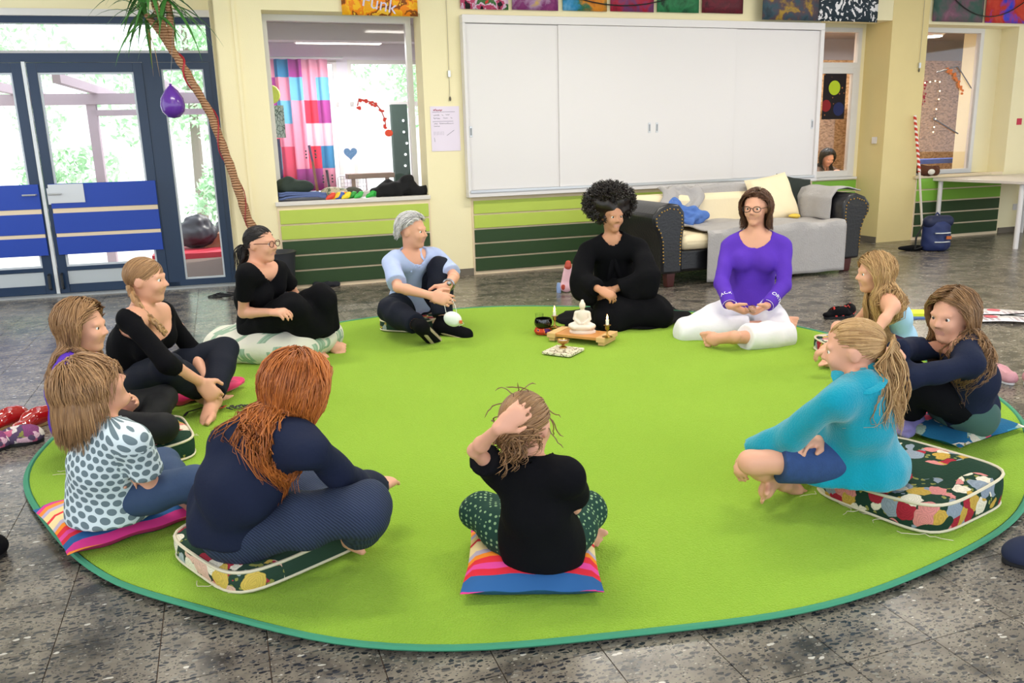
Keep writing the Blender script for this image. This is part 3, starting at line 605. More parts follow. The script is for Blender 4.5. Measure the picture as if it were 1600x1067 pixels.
def p_robe():
    P=make_person(POSE['robe'],'woman with a big dark afro kneeling in a wide black robe',SKIN_D,dict(head=.225,girth=1.,brow=BR_D,handR=dict(dir=(.75,-.35,-.35),palm=(.1,.5,-.8),curl=40),handL=dict(dir=(-.8,-.3,-.3),palm=(-.1,.5,-.8),curl=40)))
    J,S=P.J,P.S; ex=[]
    for sd in 'RL':   # wide kimono sleeves hanging from the forearm
        s_,e,w=J['sh'+sd],J['el'+sd],J['wr'+sd]; wv=w*.86+e*.14
        ex+=[cap(s_,e,.038,.052,None,1,.04),cap(e,wv,.052,.045,None,1,.04,True),cap(e-v3(0,0,.05),wv*.55+e*.45-v3(0,0,.10),.045,.04,None,1,.05),cap(s_*.5+e*.5,e-v3(0,0,.10),.045,.045,None,1,.05)]
    garment(P,'robe',BLACK,'top',.016,sleeve=.5,neck=.042,loose=.014,wr=.006,seed=4,extra=ex,waves=(3,8))
    kR,kL,hp=J['knR'],J['knL'],J['pel']; f,l=P.hf,P.hl
    sk=[cap(hp,kR+f*.03,.15,.105,None,1,.08),cap(hp,kL+f*.03,.15,.105,None,1,.08),cap(kR,kL,.10,.10,None,1,.08),cap(hp-f*.12-v3(0,0,.08),hp-v3(0,0,.05),.14,.15,None,1,.06)]
    garment(P,'hakama_skirt',BLACK,'bottom',.01,leg=.3,wr=.009,seed=6,extra=sk,waves=(3,7),halves=[(v3(0,0,.012),v3(0,0,-1))])
    # skirt cloth spread flat on the rug round the knees
    b=MB(); g=np.random.default_rng(5); c=hp*1.; c[2]=0; N=48
    def edge(a):
        d=f*math.cos(a)+l*math.sin(a); r=.36+.14*max(0,math.cos(a))+.2*max(0,math.sin(a-.1))**2+.1*max(0,math.sin(-a))**2+.018*math.sin(7*a)+.012*math.sin(13*a+1); return d*r
    def cl(u,v):
        a=2*math.pi*u; p=c+edge(a)*(.35+.65*v); z=.014+.05*(1-v)**1.5+.008*(1+math.sin(9*a+2*v))*(.3+v*.7); return p+v3(0,0,z)
    b.grid(cl,N,9,True); part('skirt_hem',b,BLACK,P.o,solid=.006)
    b=MB(); nb=J['nb']
    for sd in (1,-1): b=MB(); b.tube([nb-P.cf*.05+P.sp*.025,nb+P.lat*sd*.055+P.sp*.03,nb+P.cf*.075+P.lat*sd*.03-P.sp*.05,nb+P.cf*.115-P.lat*sd*.02-P.sp*.19,nb+P.cf*.12-P.lat*sd*.045-P.sp*.29],[.02,.024,.024,.024,.02],6,flat=.4); part('collar',b,BLACK,P.o)
    # afro: curls around a puff that starts behind a band
    hair(P,H_DARK,1081,length=.03,comb='back',lift=1.02,seed=4,low=-.1)
    g=np.random.default_rng(11); b=MB(); pc=P.H(-.22,0,.42); hv=[]
    R0=np.array([.62,.92,.66])*P.hs
    me0,_,_=blobmesh('afro',[ell(pc,R0*.86,P.RH,.02)],.012,wr=.012,seed=12,waves=(6,14))
    for i in range(2000):
        s=unit(g.normal(size=3)); p=pc+P.RH@(s*R0*.82)
        if (P.RH.T@(p-P.cc))[0]>.15*P.hs and (P.RH.T@(p-P.cc))[2]<.42*P.hs: continue
        d=unit(P.RH@s); a,c_,_=frame(d,g.normal(size=3)); L=g.uniform(.02,.055); ph=g.uniform(0,6.3)
        b.tube([p+d*L*t+.008*(a*math.cos(ph+9*t)+c_*math.sin(ph+9*t)) for t in np.linspace(0,1,6)],[.004,.004,.0038,.0034,.003,.0015],4)
    o=part('afro_puff',b,H_DARK,P.o); link('afro_core',me0,H_DARK,o)
    b=MB(); b.tube([P.cc+P.RH@(np.array([.62*math.cos(a)-.10,1.03*math.sin(a),.62+.25*math.cos(a)])*np.array(P.cr)*1.06) for a in np.linspace(-1.7,1.7,18)],.012,6,flat=.5); part('headband',b,BLACK,P.o)
def p_purple():
    P=make_person(POSE['purple'],'woman in purple long sleeved top and white trousers sitting cross-legged',SKIN,dict(bust=1,girth=1.0,brow=BR_D,handR=dict(dir=(.85,-.35,-.3),palm=(.2,.35,.9),curl=30),handL=dict(dir=(-.85,-.35,-.3),palm=(-.2,.35,.9),curl=30)))
    garment(P,'long_sleeved_top',PURPLE,'top',.009,sleeve=.98,neck=.060,loose=.008,wr=.003,seed=13,extra=[cap(P.J['pel']+v3(0,0,.06),P.J['pel']+v3(0,0,.015),.125,.135,P.hf,.85,.04)],halves=[(P.J['pel']-v3(0,0,.01),v3(0,0,-1))])
    garment(P,'trousers',WHITEP,'bottom',.012,leg=.90,loose=.024,wr=.006,seed=14,waves=(4,9))
    hair(P,H_BROWN,1783,length=.205,comb='part',side=.25,seed=5,wave=.012,curl=.05,lift=1.07)
    glasses(P,mat('dark_frame','#1c1a20',rough=.3))
    # lettering print above the cuffs
    wm=mat('white_print','#e8e4f2',rough=.7)
    for sd,word in (('R','ЯƎB'),('L','ORTB')):
        e,w=P.J['el'+sd],P.J['wr'+sd]; d=unit(w-e); out=unit(v3(-.2 if sd=='R' else .2,-1,.15)); out=unit(out-d*(out@d)); ac=np.cross(out,d)
        b=MB()
        for q in (.010,-.052):
            c0=w-d*(.062+q); b.tube([c0+(out*math.cos(a)+ac*math.sin(a))*.0405*(1.03 if q<0 else .95) for a in np.linspace(-1.2,1.2,9)],.0022,5,flat=.6)
        o=part('cuff_print',b,wm,P.o)
        t=text_obj('cuff_lettering','ACR' if sd=='R' else 'ORTB',.040,wm,o)   # wrapped round the sleeve
        x=ac*(1 if ac[0]>0 else -1); yv=np.cross(out,x); r0=.0515; c0=w-d*.080
        for vv in t.data.vertices:
            X,Y,Z=vv.co; r=r0+Z; vv.co=Vector(c0+r*(out*math.cos(X/r0)+x*math.sin(X/r0))+Y*yv)
        t.data.update()
    # small glass ball held between the hands
    return P
def p_tank():
    P=make_person(POSE['tank'],'girl with long blond hair in pale blue tank top holding her feet',SKIN,dict(head=.21,girth=.92,brow=BR_L,handR=dict(curl=40),handL=dict(curl=40)))
    J,S=P.J,P.S
    garment(P,'tank_top',SKYB,'top',.007,sleeve=.02,neck=.075,noarms='RL',notorso=True,subs=[cap(J['shL']+P.sp*.03,J['shL']-P.sp*.03+P.lat*.05,.052,.05,None,1,0.),cap(J['shR']+P.sp*.03,J['shR']-P.sp*.03-P.lat*.05,.052,.05,None,1,0.)],halves=[(J['nb']-P.sp*.075,P.sp)])
    b=MB()
    for sd in (1,-1):
        q=lambda a,x,z: J['nb']+P.cf*a+P.lat*sd*x-P.sp*z
        b=MB(); b.tube([q(.07,.05,.10),q(.055,.055,.035),q(.01,.058,-.002),q(-.04,.055,.02),q(-.075,.05,.09)],.006,6,flat=.5); part('shoulder_strap',b,SKYB,P.o)
    garment(P,'shorts',PLUM,'bottom',.010,leg=.34,loose=.012)
    hair(P,H_BLOND,2324,length=.46,comb='part',seed=6,wave=.008,lift=1.07,curl=.02)
def p_navy():
    P=make_person(POSE['navy'],'girl in navy sweater with arms folded over her drawn-up knees',SKIN,dict(head=.212,girth=.95,brow=BR_L,handR=dict(curl=30,palm=(0,0,-1)),handL=dict(curl=30)))
    garment(P,'undershirt',GREENT,'bottom',.018,leg=.10,wr=.004)
    garment(P,'sweater',NAVY,'top',.013,sleeve=.97,neck=.048,loose=.012,wr=.004,seed=15)
    garment(P,'trousers',BLACK,'bottom',.010,leg=.92,loose=.012,wr=.004)
    for sd in 'RL':
        a,t,k=P.J['an'+sd],P.J['to'+sd],P.J['kn'+sd]; me,_,_=blobmesh('sock',[(p[0],p[1],p[2],p[3]+.004,p[4]+.004)+p[5:] for p in foot_prims(k,a,t,P.S,sd)]+[cap(a,a+(k-a)*.25,.03,.032,None,1,.02)],.006); link('sock',me,SOCK,P.o)
    hair(P,H_LBROWN,2163,length=.34,comb='part',seed=7,wave=.012,side=.1,lift=1.08,curl=.03)
def p_teal():
    P=make_person(POSE['teal'],'girl with wavy ponytail in turquoise fleece jacket seen from behind',SKIN,dict(head=.215,girth=.94,brow=BR_L,handL=dict(dir=(-.5,-.2,-.8),palm=(.6,.3,-.6),curl=40),handR=dict(curl=30)))
    J=P.J
    hem=[cap(J['pel']+v3(0,0,.02),J['pel']-v3(0,0,.05)-P.hf*.02,.14,.16,None,1,.04),cap(J['pel']+P.hf*.03,J['pel']+P.hf*.12+P.hl*.10-v3(0,0,.06),.10,.05,None,1,.05)]
    garment(P,'fleece_jacket',TEAL,'top',.016,sleeve=.96,neck=.046,loose=.018,wr=.004,seed=16,extra=hem,halves=[(J['pel']-v3(0,0,.075),v3(0,0,-1))])
    b=MB(); nb=J['nb']; ring=[nb+P.sp*.035+P.cf*.01+(P.cf*math.cos(a)+P.lat*math.sin(a))*.068 for a in np.linspace(.5,2*math.pi-.5,18)]
    b.tube(ring,[.02]*18,6,flat=.35,hint=P.sp); part('collar',b,TEAL,P.o)
    garment(P,'denim_shorts',DENIM,'bottom',.010,leg=.42,loose=.014)
    hair(P,H_BLOND,1783,tie=(-.88,.0,-.08),tail=.27,tailrad=.028,seed=8,tailn=520,wave=.012,curl=.03,lift=1.06,taildir=v3(.30,-.45,-.55))
    b=MB(); tp=P.cc+P.RH@(np.array((-.92,0,-.08))*np.array(P.cr)); b.tube([tp+.022*(P.L*math.cos(a)+P.U*math.sin(a)) for a in np.linspace(0,6.28,12)],.007,6,cap=False); part('hair_tie',b,H_DARK,P.o)
def p_child():
    P=make_person(POSE['child'],'small child in black t-shirt scratching her head with a raised hand',SKIN,dict(head=.205,girth=.93,brow=BR_L,roll=-6,handL=dict(dir=(.75,.25,.45),palm=(.3,.85,.1),curl=22,spread=1.15),handR=dict(curl=30)))
    J=P.J
    garment(P,'t_shirt',BLACK,'top',.014,sleeve=.36,neck=.055,loose=.014,wr=.004,seed=17,extra=[cap(J['pel']+v3(0,0,.03),J['pel']-v3(0,0,.04),.098,.105,P.hf,.85,.04)],halves=[(J['pel']-v3(0,0,.055),v3(0,0,-1))])
    garment(P,'print_trousers',DITSY,'bottom',.010,leg=.9,loose=.016,wr=.004,seed=18)
    hair(P,H_LBROWN,1730,tie=(-.72,.25,-.28),tail=.10,tailrad=.05,seed=9,tailn=160,wave=.014,curl=.14,lift=1.09)
    b=MB(); g=np.random.default_rng(3)
    for i in range(40):   # stray curly wisps
        s=unit(g.normal(size=3)*np.array([.6,1.3,1]));
        if s[2]<-.3: continue
        p=P.cc+P.RH@(s*np.array(P.cr)*1.05); d=unit(P.RH@s*.8+g.normal(size=3)*.7); path=[p]
        for k in range(7): d=unit(d+g.normal(size=3)*.35+v3(0,0,-.22)); p=p+d*.012; path.append(p)
        b.tube(path,[.0018]*7+[.0006],4)
    part('stray_hair',b,H_LBROWN,P.o)
def p_red():
    P=make_person(POSE['red'],'girl with auburn hair in navy sweater leaning forward on floral cushion',SKIN,dict(head=.22,girth=.96,brow=BR_L,slouch=.05,handR=dict(dir=(.2,.75,-.1),palm=(0,.1,-1),curl=15),handL=dict(curl=30)))
    J=P.J
    garment(P,'sweater',NAVY,'top',.014,sleeve=.97,neck=.050,loose=.014,wr=.005,seed=19,extra=[cap(J['pel']+v3(0,0,.05),J['pel']-v3(0,0,.01)-P.hf*.02,.124,.130,P.hf,.85,.04)],halves=[(J['pel']-v3(0,0,.03),v3(0,0,-1))])
    garment(P,'ribbed_trousers',RIB,'bottom',.012,leg=.88,loose=.016,wr=.004,seed=20)
    hair(P,H_RED,2379,length=.31,clump=.18,comb='part',seed=10,wave=.012,curl=.05,lift=1.10,swing=(-.22,0,0))
def p_polka():
    P=make_person(POSE['polka'],'child with a blond bob in grey polka dot t-shirt looking up',SKIN,dict(head=.212,girth=1.0,brow=BR_L,handR=dict(curl=40),handL=dict(curl=40)))
    J=P.J
    garment(P,'polka_dot_t_shirt',POLKA,'top',.014,sleeve=.36,neck=.050,loose=.016,wr=.003,seed=21,uv=True,extra=[cap(J['pel']+v3(0,0,.04),J['pel']-v3(0,0,.04),.130,.15,P.hf,.92,.04)],halves=[(J['pel']-v3(0,0,.06),v3(0,0,-1))])
    garment(P,'leggings',BLUELEG,'bottom',.008,leg=.9,loose=.010,wr=.002)
    hair(P,H_DBLOND,2486,length=.155,comb='fringe',fringe=True,seed=11,wave=.003,lift=1.10)
def p_purplekid():
    P=make_person(POSE['purplekid'],'girl with shoulder-length hair in purple t-shirt beside red clogs',SKIN,dict(head=.212,girth=.98,brow=BR_L,handL=dict(dir=(.6,-.2,.6),palm=(.2,-.6,.3),curl=35),handR=dict(curl=30)))
    garment(P,'purple_t_shirt',PURPLE,'top',.012,sleeve=.36,neck=.050,loose=.014,wr=.004,seed=22)
    garment(P,'leggings',BLKLEG,'bottom',.008,leg=.93,loose=.010,wr=.003)
    hair(P,H_DBLOND,2271,length=.26,comb='part',seed=12,wave=.006,lift=1.09,curl=.02)
def p_braid():
    P=make_person(POSE['braid'],'woman with a blond side braid in wide-necked black top leaning on her legs',SKIN,dict(bust=1,girth=.95,brow=BR_L,handR=dict(dir=(.5,.25,-.8),palm=(-.3,.8,-.2),curl=25),handL=dict(dir=(.3,-.4,-.8),palm=(-.4,.5,-.5),curl=25)))
    J=P.J
    garment(P,'wide_necked_top',BLACK,'top',.008,sleeve=.66,neck=.088,loose=.006,wr=.003,seed=23,subs=[cap(J['nb']+P.lat*.0,J['nb']+P.cf*.12-P.sp*.05,.075,.055,None,1,0.)])
    garment(P,'leggings',NAVYD,'bottom',.008,leg=.93,loose=.010,wr=.003,seed=24)
    hair(P,H_DBLOND,1783,tie=(-.55,-.62,-.62),seed=13,lift=1.05)
    tp=P.cc+P.RH@(np.array((-.55,-.62,-.62))*np.array(P.cr)); end=J['nb']+P.cf*.10-P.lat*.05-P.sp*.06
    end=J['nb']+P.cf*.150-P.lat*.05-P.sp*.05; ctr=[tp,tp+v3(.02,-.035,-.03),J['nb']-P.lat*.085+P.cf*.05+P.sp*.045,J['nb']-P.lat*.07+P.cf*.115+P.sp*.0,end]
    C=np.array([np.interp(np.linspace(0,4,26),range(5),np.array(ctr)[:,i]) for i in range(3)]).T
    b=MB()
    for k in range(3):
        ph=k*2*math.pi/3; b.tube([c+.012*(math.sin(i*.9+ph)*P.lat+.6*math.sin(2*(i*.9+ph))*P.U) for i,c in enumerate(C)],[.013*(1-.4*i/26) for i in range(26)],6)
    me=b.mesh('braid'); at=me.attributes.new('hv','FLOAT','POINT'); at.data.foreach_set('value',np.linspace(0,1,len(me.vertices)).astype(np.float32)); link('braid',me,H_DBLOND,P.o)
PEOPLE=[p_black,p_man,p_robe,p_purple,p_tank,p_navy,p_teal,p_child,p_red,p_polka,p_purplekid,p_braid]
for fn in PEOPLE: fn()
# ---------------------------------------------------------------- room materials
CREAM=mat('cream_yellow_wall','#efe4bd',rough=.85,spec=.2,bump=.08,nscale=90,var=.04,vscale=2)
OCHRE=mat('ochre_pillar','#e2cf97',rough=.85,spec=.2,var=.05,vscale=3)
OLIVE=mat('green_tinted_wall','#cfc98a',rough=.85,spec=.2)
WHITE=mat('white_lacquer','#dedada',rough=.35,spec=.4)
WFRAME=mat('white_frame','#dcd9d6',rough=.5)
BLUE=mat('dark_blue_metal','#16304f',rough=.35,spec=.5)
BLUEP=mat('bright_blue_board','#1540a8',rough=.5)
LGREEN=mat('light_green_board','#b2c650',rough=.6,var=.04); DGREEN=mat('dark_green_board','#24401c',rough=.6,var=.06)
NGREEN=mat('mid_green_board','#7db33a',rough=.6)
PINKC=mat('pale_peach_batten','#e8d3b4',rough=.7)
GREYB=mat('grey_baseboard','#6b6358',rough=.7)
ALU=mat('aluminium','#c9cbce',rough=.35,metal=.6)
def glass_mat():
    N=NT('clear_pane'); b=N.b; N.t.nodes.remove(b); out=N.t.nodes['Material Output']
    tr=N.n('BsdfTransparent'); gl=N.n('BsdfGlossy'); gl.inputs['Roughness'].default_value=.02; fr=N.n('Fresnel'); fr.inputs[0].default_value=1.25
    mx=N.n('MixShader'); N.l(fr.outputs[0],mx.inputs[0]); N.l(tr.outputs[0],mx.inputs[1]); N.l(gl.outputs[0],mx.inputs[2]); N.l(mx.outputs[0],out.inputs[0]); return N.m
GLASS=glass_mat()
def terrazzo():
    N=NT('terrazzo',rough=.27,spec=.5); g=N.n('NewGeometry'); p=g.outputs['Position']
    mp=N.n('Mapping'); mp.inputs['Rotation'].default_value=(0,0,math.radians(-19)); N.l(p,mp.inputs[0]); c=mp.outputs[0]
    st=N.n('Mapping'); st.inputs['Scale'].default_value=(1,1.9,1); N.l(c,st.inputs[0]); cs=st.outputs[0]
    big=N.noise(c,5.5,5); base=N.ramp(big,[(.34,'#35312e'),(.45,'#6a6259'),(.58,'#80776b'),(.72,'#4c4640')])
    wv=N.n('VectorMath',operation='ADD'); N.l(cs,wv.inputs[0]); nz=N.n('VectorMath',operation='SCALE'); nz.inputs['Scale'].default_value=.03; N.l(N.noise(c,30,2,'Color'),nz.inputs[0]); N.l(nz.outputs[0],wv.inputs[1])
    v=N.n('TexVoronoi'); v.inputs['Scale'].default_value=42; N.l(wv.outputs[0],v.inputs['Vector'])
    r,gc,bc=N.n('SeparateColor').outputs[:3] if False else (None,None,None)
    sp=N.n('SeparateColor'); N.l(v.outputs['Color'],sp.inputs[0])
    chip=N.math('MULTIPLY',N.math('LESS_THAN',v.outputs['Distance'],.42),N.math('GREATER_THAN',sp.outputs[0],.38))
    cc=N.ramp(sp.outputs[1],[(0,'#24262c'),(.35,'#2f3138'),(.62,'#4d4b4a'),(.85,'#7a756d'),(.97,'#bfb9b0')],'CONSTANT')
    v2=N.n('TexVoronoi'); v2.inputs['Scale'].default_value=110; N.l(wv.outputs[0],v2.inputs['Vector']); s2=N.n('SeparateColor'); N.l(v2.outputs['Color'],s2.inputs[0])
    small=N.math('MULTIPLY',N.math('LESS_THAN',v2.outputs['Distance'],.4),N.math('GREATER_THAN',s2.outputs[0],.5))
    col=N.mix(small,base,N.ramp(s2.outputs[1],[(0,'#2a2a2f'),(.6,'#5a5652'),(.9,'#a09a90')],'CONSTANT')); col=N.mix(chip,col,cc)
    oi=N.n('ObjectInfo'); t=N.math('MULTIPLY_ADD',oi.outputs['Random'],.16,.92); vm=N.n('VectorMath',operation='SCALE'); N.l(col,vm.inputs[0]); N.l(t,vm.inputs['Scale'])
    return N.col(vm.outputs[0])
TERR=terrazzo(); JOINT=mat('floor_joint','#5d4c42',rough=.9)
def wall_obj(name,mb,m,**kw):
    o=part(name,mb,m,smooth=False,**kw); o.location=WA; o.rotation_euler=(0,0,WR); return o
# ---------------------------------------------------------------- floor of terrazzo slabs
def build_floor():
    b=MB(); b.box((-4.2,-10.5,-.12),(11.6,3.1,-.006)); fl=part('floor',b,JOINT); struct(fl); fl.location=WA; fl.rotation_euler=(0,0,WR)
    T=.28; me=None; near=[]; far=MB(); cam=np.array([0,0]); c,s=math.cos(WR),math.sin(WR)
    b=MB(); b.box((-T/2+.0015,-T/2+.0015,-.02),(T/2-.0015,T/2-.0015,0)); tile=b.mesh('floor_slab',False)
    tile.materials.append(TERR); cells=[]
    for i in range(-11,38):
        for j in range(-34,4):
            u,y=(i+.41)*T,(j+.5)*T
            x,yw=WA[0]+u*c-y*s,WA[1]+u*s+y*c
            if yw<.9 or u<-2.9 or u>10: continue
            # in view: inside the picture's ground wedge, not under the rug
            z=yw*.9726+1.32*.2328; px=800+1291*x/z
            vis=-60<px<1660 and math.hypot(x-.073,yw-4.31)>2.2 and yw>1.75
            cells.append((z if vis else 99+z,u,y))
    cells.sort()
    for k,(d,u,y) in enumerate(cells):
        if k<300:
            o=bpy.data.objects.new('floor_slab',tile); COL.objects.link(o); o.parent=fl; o.location=(u,y,0)
        else: far.box((u-T/2+.0015,y-T/2+.0015,-.02),(u+T/2-.0015,y+T/2-.0015,0))
    o=part('floor_slabs_beyond',far,TERR,fl,smooth=False); o['kind']='stuff'
build_floor()
# ---------------------------------------------------------------- long wall, pillars, niches
ZC=3.2
b=MB(); th=.28
b.box((-.50,0,0),(-.06,th,ZC)); b.box((-.06,0,0),(1.40,th,.80)); b.box((-.06,0,2.55),(1.40,th,ZC)); b.box((1.40,0,0),(6.05,th,ZC)); b.box((6.05,0,2.60),(7.06,th,ZC))
b.box((5.90,th,0),(6.05,.50,ZC)); b.box((7.60,0,0),(9.05,.25,.79)); b.box((7.60,0,2.57),(9.05,.25,ZC)); b.box((9.05,0,0),(10.6,.25,ZC))
wall=struct(wall_obj('wall_back',b,CREAM))
b=MB(); b.box((7.06,-.004,0),(7.60,.50,ZC)); struct(wall_obj('wall_pillar',b,OCHRE))
b=MB(); b.box((-.50,.0,0),(-.46,.62,ZC)); b.box((-.46,th,0),(-.06,.6,ZC)); struct(wall_obj('wall_pillar_side',b,CREAM))
b=MB(); b.box((8.76,.25,.0),(9.05,.55,ZC)); struct(wall_obj('wall_reveal',b,CREAM))
# narrow pipe cover running up the left pillar
b=MB(); b.box((-.315,-.02,0),(-.285,0,ZC)); struct(wall_obj('trim_1',b,CREAM))
def boards(idx,u0,u1,y0,cols,tops=(.760,.612,.464,.316,.168),hh=.13,zbase=.0):
    b=MB(); b.box((u0-.02,y0-.012,.0),(u1+.02,y0,.80)); o=struct(wall_obj('trim_%d'%idx,b,PINKC))
    for t,c in zip(tops,cols):
        q=MB(); q.box((u0,y0-.030,t-hh),(u1,y0-.012,t)); part('panel_board',q,c,o,smooth=False,bevel=.003)
    return o
G5=[LGREEN,LGREEN,DGREEN,DGREEN,DGREEN]
boards(2,-.06,1.385,0,G5); boards(3,1.86,6.02,0,G5); boards(4,7.62,9.0,0,[NGREEN,NGREEN,DGREEN,DGREEN,DGREEN])
boards(5,6.08,7.04,.42,[NGREEN,NGREEN,DGREEN,DGREEN,DGREEN])
b=MB(); b.box((1.40,-.012,0),(1.86,0,.07)); struct(wall_obj('baseboard_back',b,GREYB))
b=MB(); b.box((7.046,.0,0),(7.06,.42,.07)); b.box((9.05,-.012,0),(10.6,0,.07)); struct(wall_obj('baseboard_niche',b,GREYB))
# ceiling and unseen side walls
b=MB(); b.box((-4.2,-9.5,ZC),(10.8,1.2,ZC+.1)); struct(wall_obj('ceiling',b,mat('ceiling_white','#e8e6e0',rough=.9)))
b=MB(); b.box((10.6,-9.5,0),(10.8,1.,1.0)); b.box((10.6,-9.5,2.6),(10.8,1.,ZC)); b.box((10.6,-1.2,1.0),(10.8,1.,2.6)); struct(wall_obj('wall_right',b,CREAM))
b=MB(); b.box((-4.3,-9.5,0),(-4.1,-.5,.9)); b.box((-4.3,-9.5,2.7),(-4.1,-.5,ZC)); struct(wall_obj('wall_left',b,CREAM))
for u,y in ((-.5,-2.2),(2.6,-2.2),(5.7,-2.2),(-.5,-5.2),(2.6,-5.2),(5.7,-5.2)):  # unseen panel lamps, put in for soft light from above
    e=empty('fill_ceiling_lamp',wallpt(u,y,ZC-.06),WR); tag(e,'unseen long ceiling panel lamp added to light the room from above','lamp','added ceiling lamps')
    b=MB(); b.box((-.75,-.16,0),(.75,.16,.06)); part('housing',b,WHITE,e,smooth=False)
    b=MB(); b.box((-.72,-.13,-.008),(.72,.13,0)); part('diffuser',b,mat('fill_lamp_diffuser','#ffffff',emit=('#fff4e2',6.)),e,smooth=False)
    l=bpy.data.lights.new('ceiling_fill_light','AREA'); l.shape='RECTANGLE'; l.size=1.4; l.size_y=.26; l.energy=30; l.color=(1,.95,.86); lo=bpy.data.objects.new('ceiling_fill_light',l); COL.objects.link(lo); lo.parent=e; lo.location=(0,0,-.02)
# ---------------------------------------------------------------- window_1 over the boards
def rect_frame(mb,x0,x1,z0,z1,w,y0,y1):
    mb.box((x0,y0,z0),(x0+w,y1,z1)); mb.box((x1-w,y0,z0),(x1,y1,z1)); mb.box((x0+w,y0,z0),(x1-w,y1,z0+w)); mb.box((x0+w,y0,z1-w),(x1-w,y1,z1))
b=MB(); rect_frame(b,-.06,1.36,.84,2.55,.055,.24,.31); w1=struct(wall_obj('window_1',b,WFRAME))
b=MB(); b.box((-.005,.27,.895),(1.305,.276,2.495)); part('pane',b,GLASS,w1,smooth=False)
b=MB(); b.box((-.09,-.035,.80),(1.41,.25,.84)); part('window_sill',b,mat('pale_sill','#d8d2cc',rough=.4),w1,smooth=False,bevel=.004)
# ---------------------------------------------------------------- entrance front
def door_obj(name,mb,m,parent=None,**kw):
    o=part(name,mb,m,parent,smooth=False,**kw)
    if parent is None: o.location=DA; o.rotation_euler=(0,0,DR)
    return o
b=MB(); rect_frame(b,-.62,2.20,0,2.56,.06,-.03,.06); b.box((-.56,-.03,2.16),(2.14,.06,2.24)); b.box((1.54,-.03,0),(1.64,.06,2.16)); door=struct(door_obj('door_1',b,BLUE))
b=MB(); b.box((-.56,.01,2.24),(2.14,.018,2.50)); part('transom_pane',b,GLASS,door,smooth=False)
b=MB(); b.box((-.56,.07,2.24),(2.14,.09,2.275)); part('transom_sill',b,WFRAME,door,smooth=False)
b=MB(); b.box((.515,-.045,.02),(.545,-.02,2.165)); part('centre_strip',b,mat('light_metal','#dfe2e6',rough=.4),door,smooth=False)
def leaf(x0,x1,hx):
    b=MB(); rect_frame(b,x0,x1,.02,2.155,.085,-.04,.03); b.box((x0+.085,-.04,.235),(x1-.085,.03,.275)); lf=part('door_leaf',b,BLUE,door,smooth=False,bevel=.004)
    b=MB(); b.box((x0+.085,-.006,.275),(x1-.085,.002,2.07)); part('pane',b,GLASS,lf,smooth=False)
    b=MB(); rect_frame(b,x0+.083,x1-.083,.273,2.072,.02,-.03,-.006); part('glazing_bead',b,mat('pale_bead','#c9d0d8',rough=.5),lf,smooth=False)
    b=MB(); b.box((x0+.085,-.03,.09),(x1-.085,0,.235)); part('kick_panel',b,mat('pale_grey_panel','#b9c0c6',rough=.5),lf,smooth=False)
    for z0,z1 in ((.835,1.065),(.60,.79),(.395,.565)):
        b=MB(); b.box((x0+.04,-.062,z0),(x1-.01,-.042,z1)); part('blue_board',b,BLUEP,lf,smooth=False,bevel=.002)
    for z0,z1 in ((.565,.60),(.79,.835)): b=MB(); b.box((x0+.045,-.055,z0),(x1-.015,-.044,z1)); part('batten',b,PINKC,lf,smooth=False)
    b=MB(); b.box((x0+.035,-.070,.885),(x0+.34,-.060,1.06)); part('steel_plate',b,ALU,lf,smooth=False)
    b=MB(); b.cbox((hx,-.052,.95),(.035,.014,.15)); b.tube([(hx,-.06,.97),(hx,-.10,.97),(hx+(.11 if hx>.5 else -.11),-.10,.97)],.009,8); part('door_handle',b,ALU,lf)
    b=MB(); b.tube([(hx,-.052,.07),(hx,-.075,.08),(hx,-.075,.20),(hx,-.052,.21)],.014,8); part('floor_bolt',b,mat('dark_bolt','#23262b',rough=.4),lf)
leaf(.55,1.54,.585); leaf(-.56,.51,.475)
b=MB(); rect_frame(b,1.64,2.14,.02,2.155,.06,-.035,.03); sl=part('side_light',b,BLUE,door,smooth=False)
b=MB(); b.box((1.70,-.004,.08),(2.08,.004,2.10)); part('pane',b,GLASS,sl,smooth=False)
b=MB(); rect_frame(b,1.698,2.082,.078,2.102,.018,-.025,-.004); part('glazing_bead',b,MATS['pale_bead'],sl,smooth=False)
b=MB(); b.box((-2.6,-.05,2.60),(2.45,.25,ZC)); b.box((-2.6,-.05,0),(-.62,.25,2.6)); b.box((2.20,-.06,0),(2.45,.10,2.60)); struct(door_obj('wall_entrance',b,CREAM))
b=MB(); b.box((-.62,-.07,2.56),(2.22,.0,2.62)); struct(door_obj('trim_6',b,WFRAME))
b=MB(); b.box((-.62,-.14,0),(2.2,-.03,.018)); struct(door_obj('trim_7',b,mat('threshold','#a9adb0',rough=.4,metal=.3)))
# ---------------------------------------------------------------- glazed door at the back of the niche
b=MB(); b.box((6.05,.42,0),(6.22,.50,ZC)); b.box((7.0,.42,0),(7.06,.50,ZC)); b.box((6.22,.42,2.57),(7.0,.50,ZC)); b.box((6.22,.42,0),(7.0,.50,.80)); struct(wall_obj('wall_niche',b,CREAM))
b=MB(); rect_frame(b,6.22,7.0,.80,2.57,.05,.41,.48); b.box((6.27,.41,2.10),(6.95,.48,2.17)); w2=struct(wall_obj('window_2',b,WFRAME))
b=MB(); rect_frame(b,6.26,6.96,.81,2.11,.07,.395,.46); part('casement',b,WFRAME,w2,smooth=False,bevel=.004)
b=MB(); b.box((6.33,.43,.88),(6.89,.435,2.04)); part('pane',b,GLASS,w2,smooth=False)
b=MB(); b.box((6.27,.44,2.17),(6.95,.445,2.52)); part('pane',b,GLASS,w2,smooth=False)
b=MB(); b.box((6.20,.36,.775),(7.02,.42,.80)); part('window_sill',b,WFRAME,w2,smooth=False)
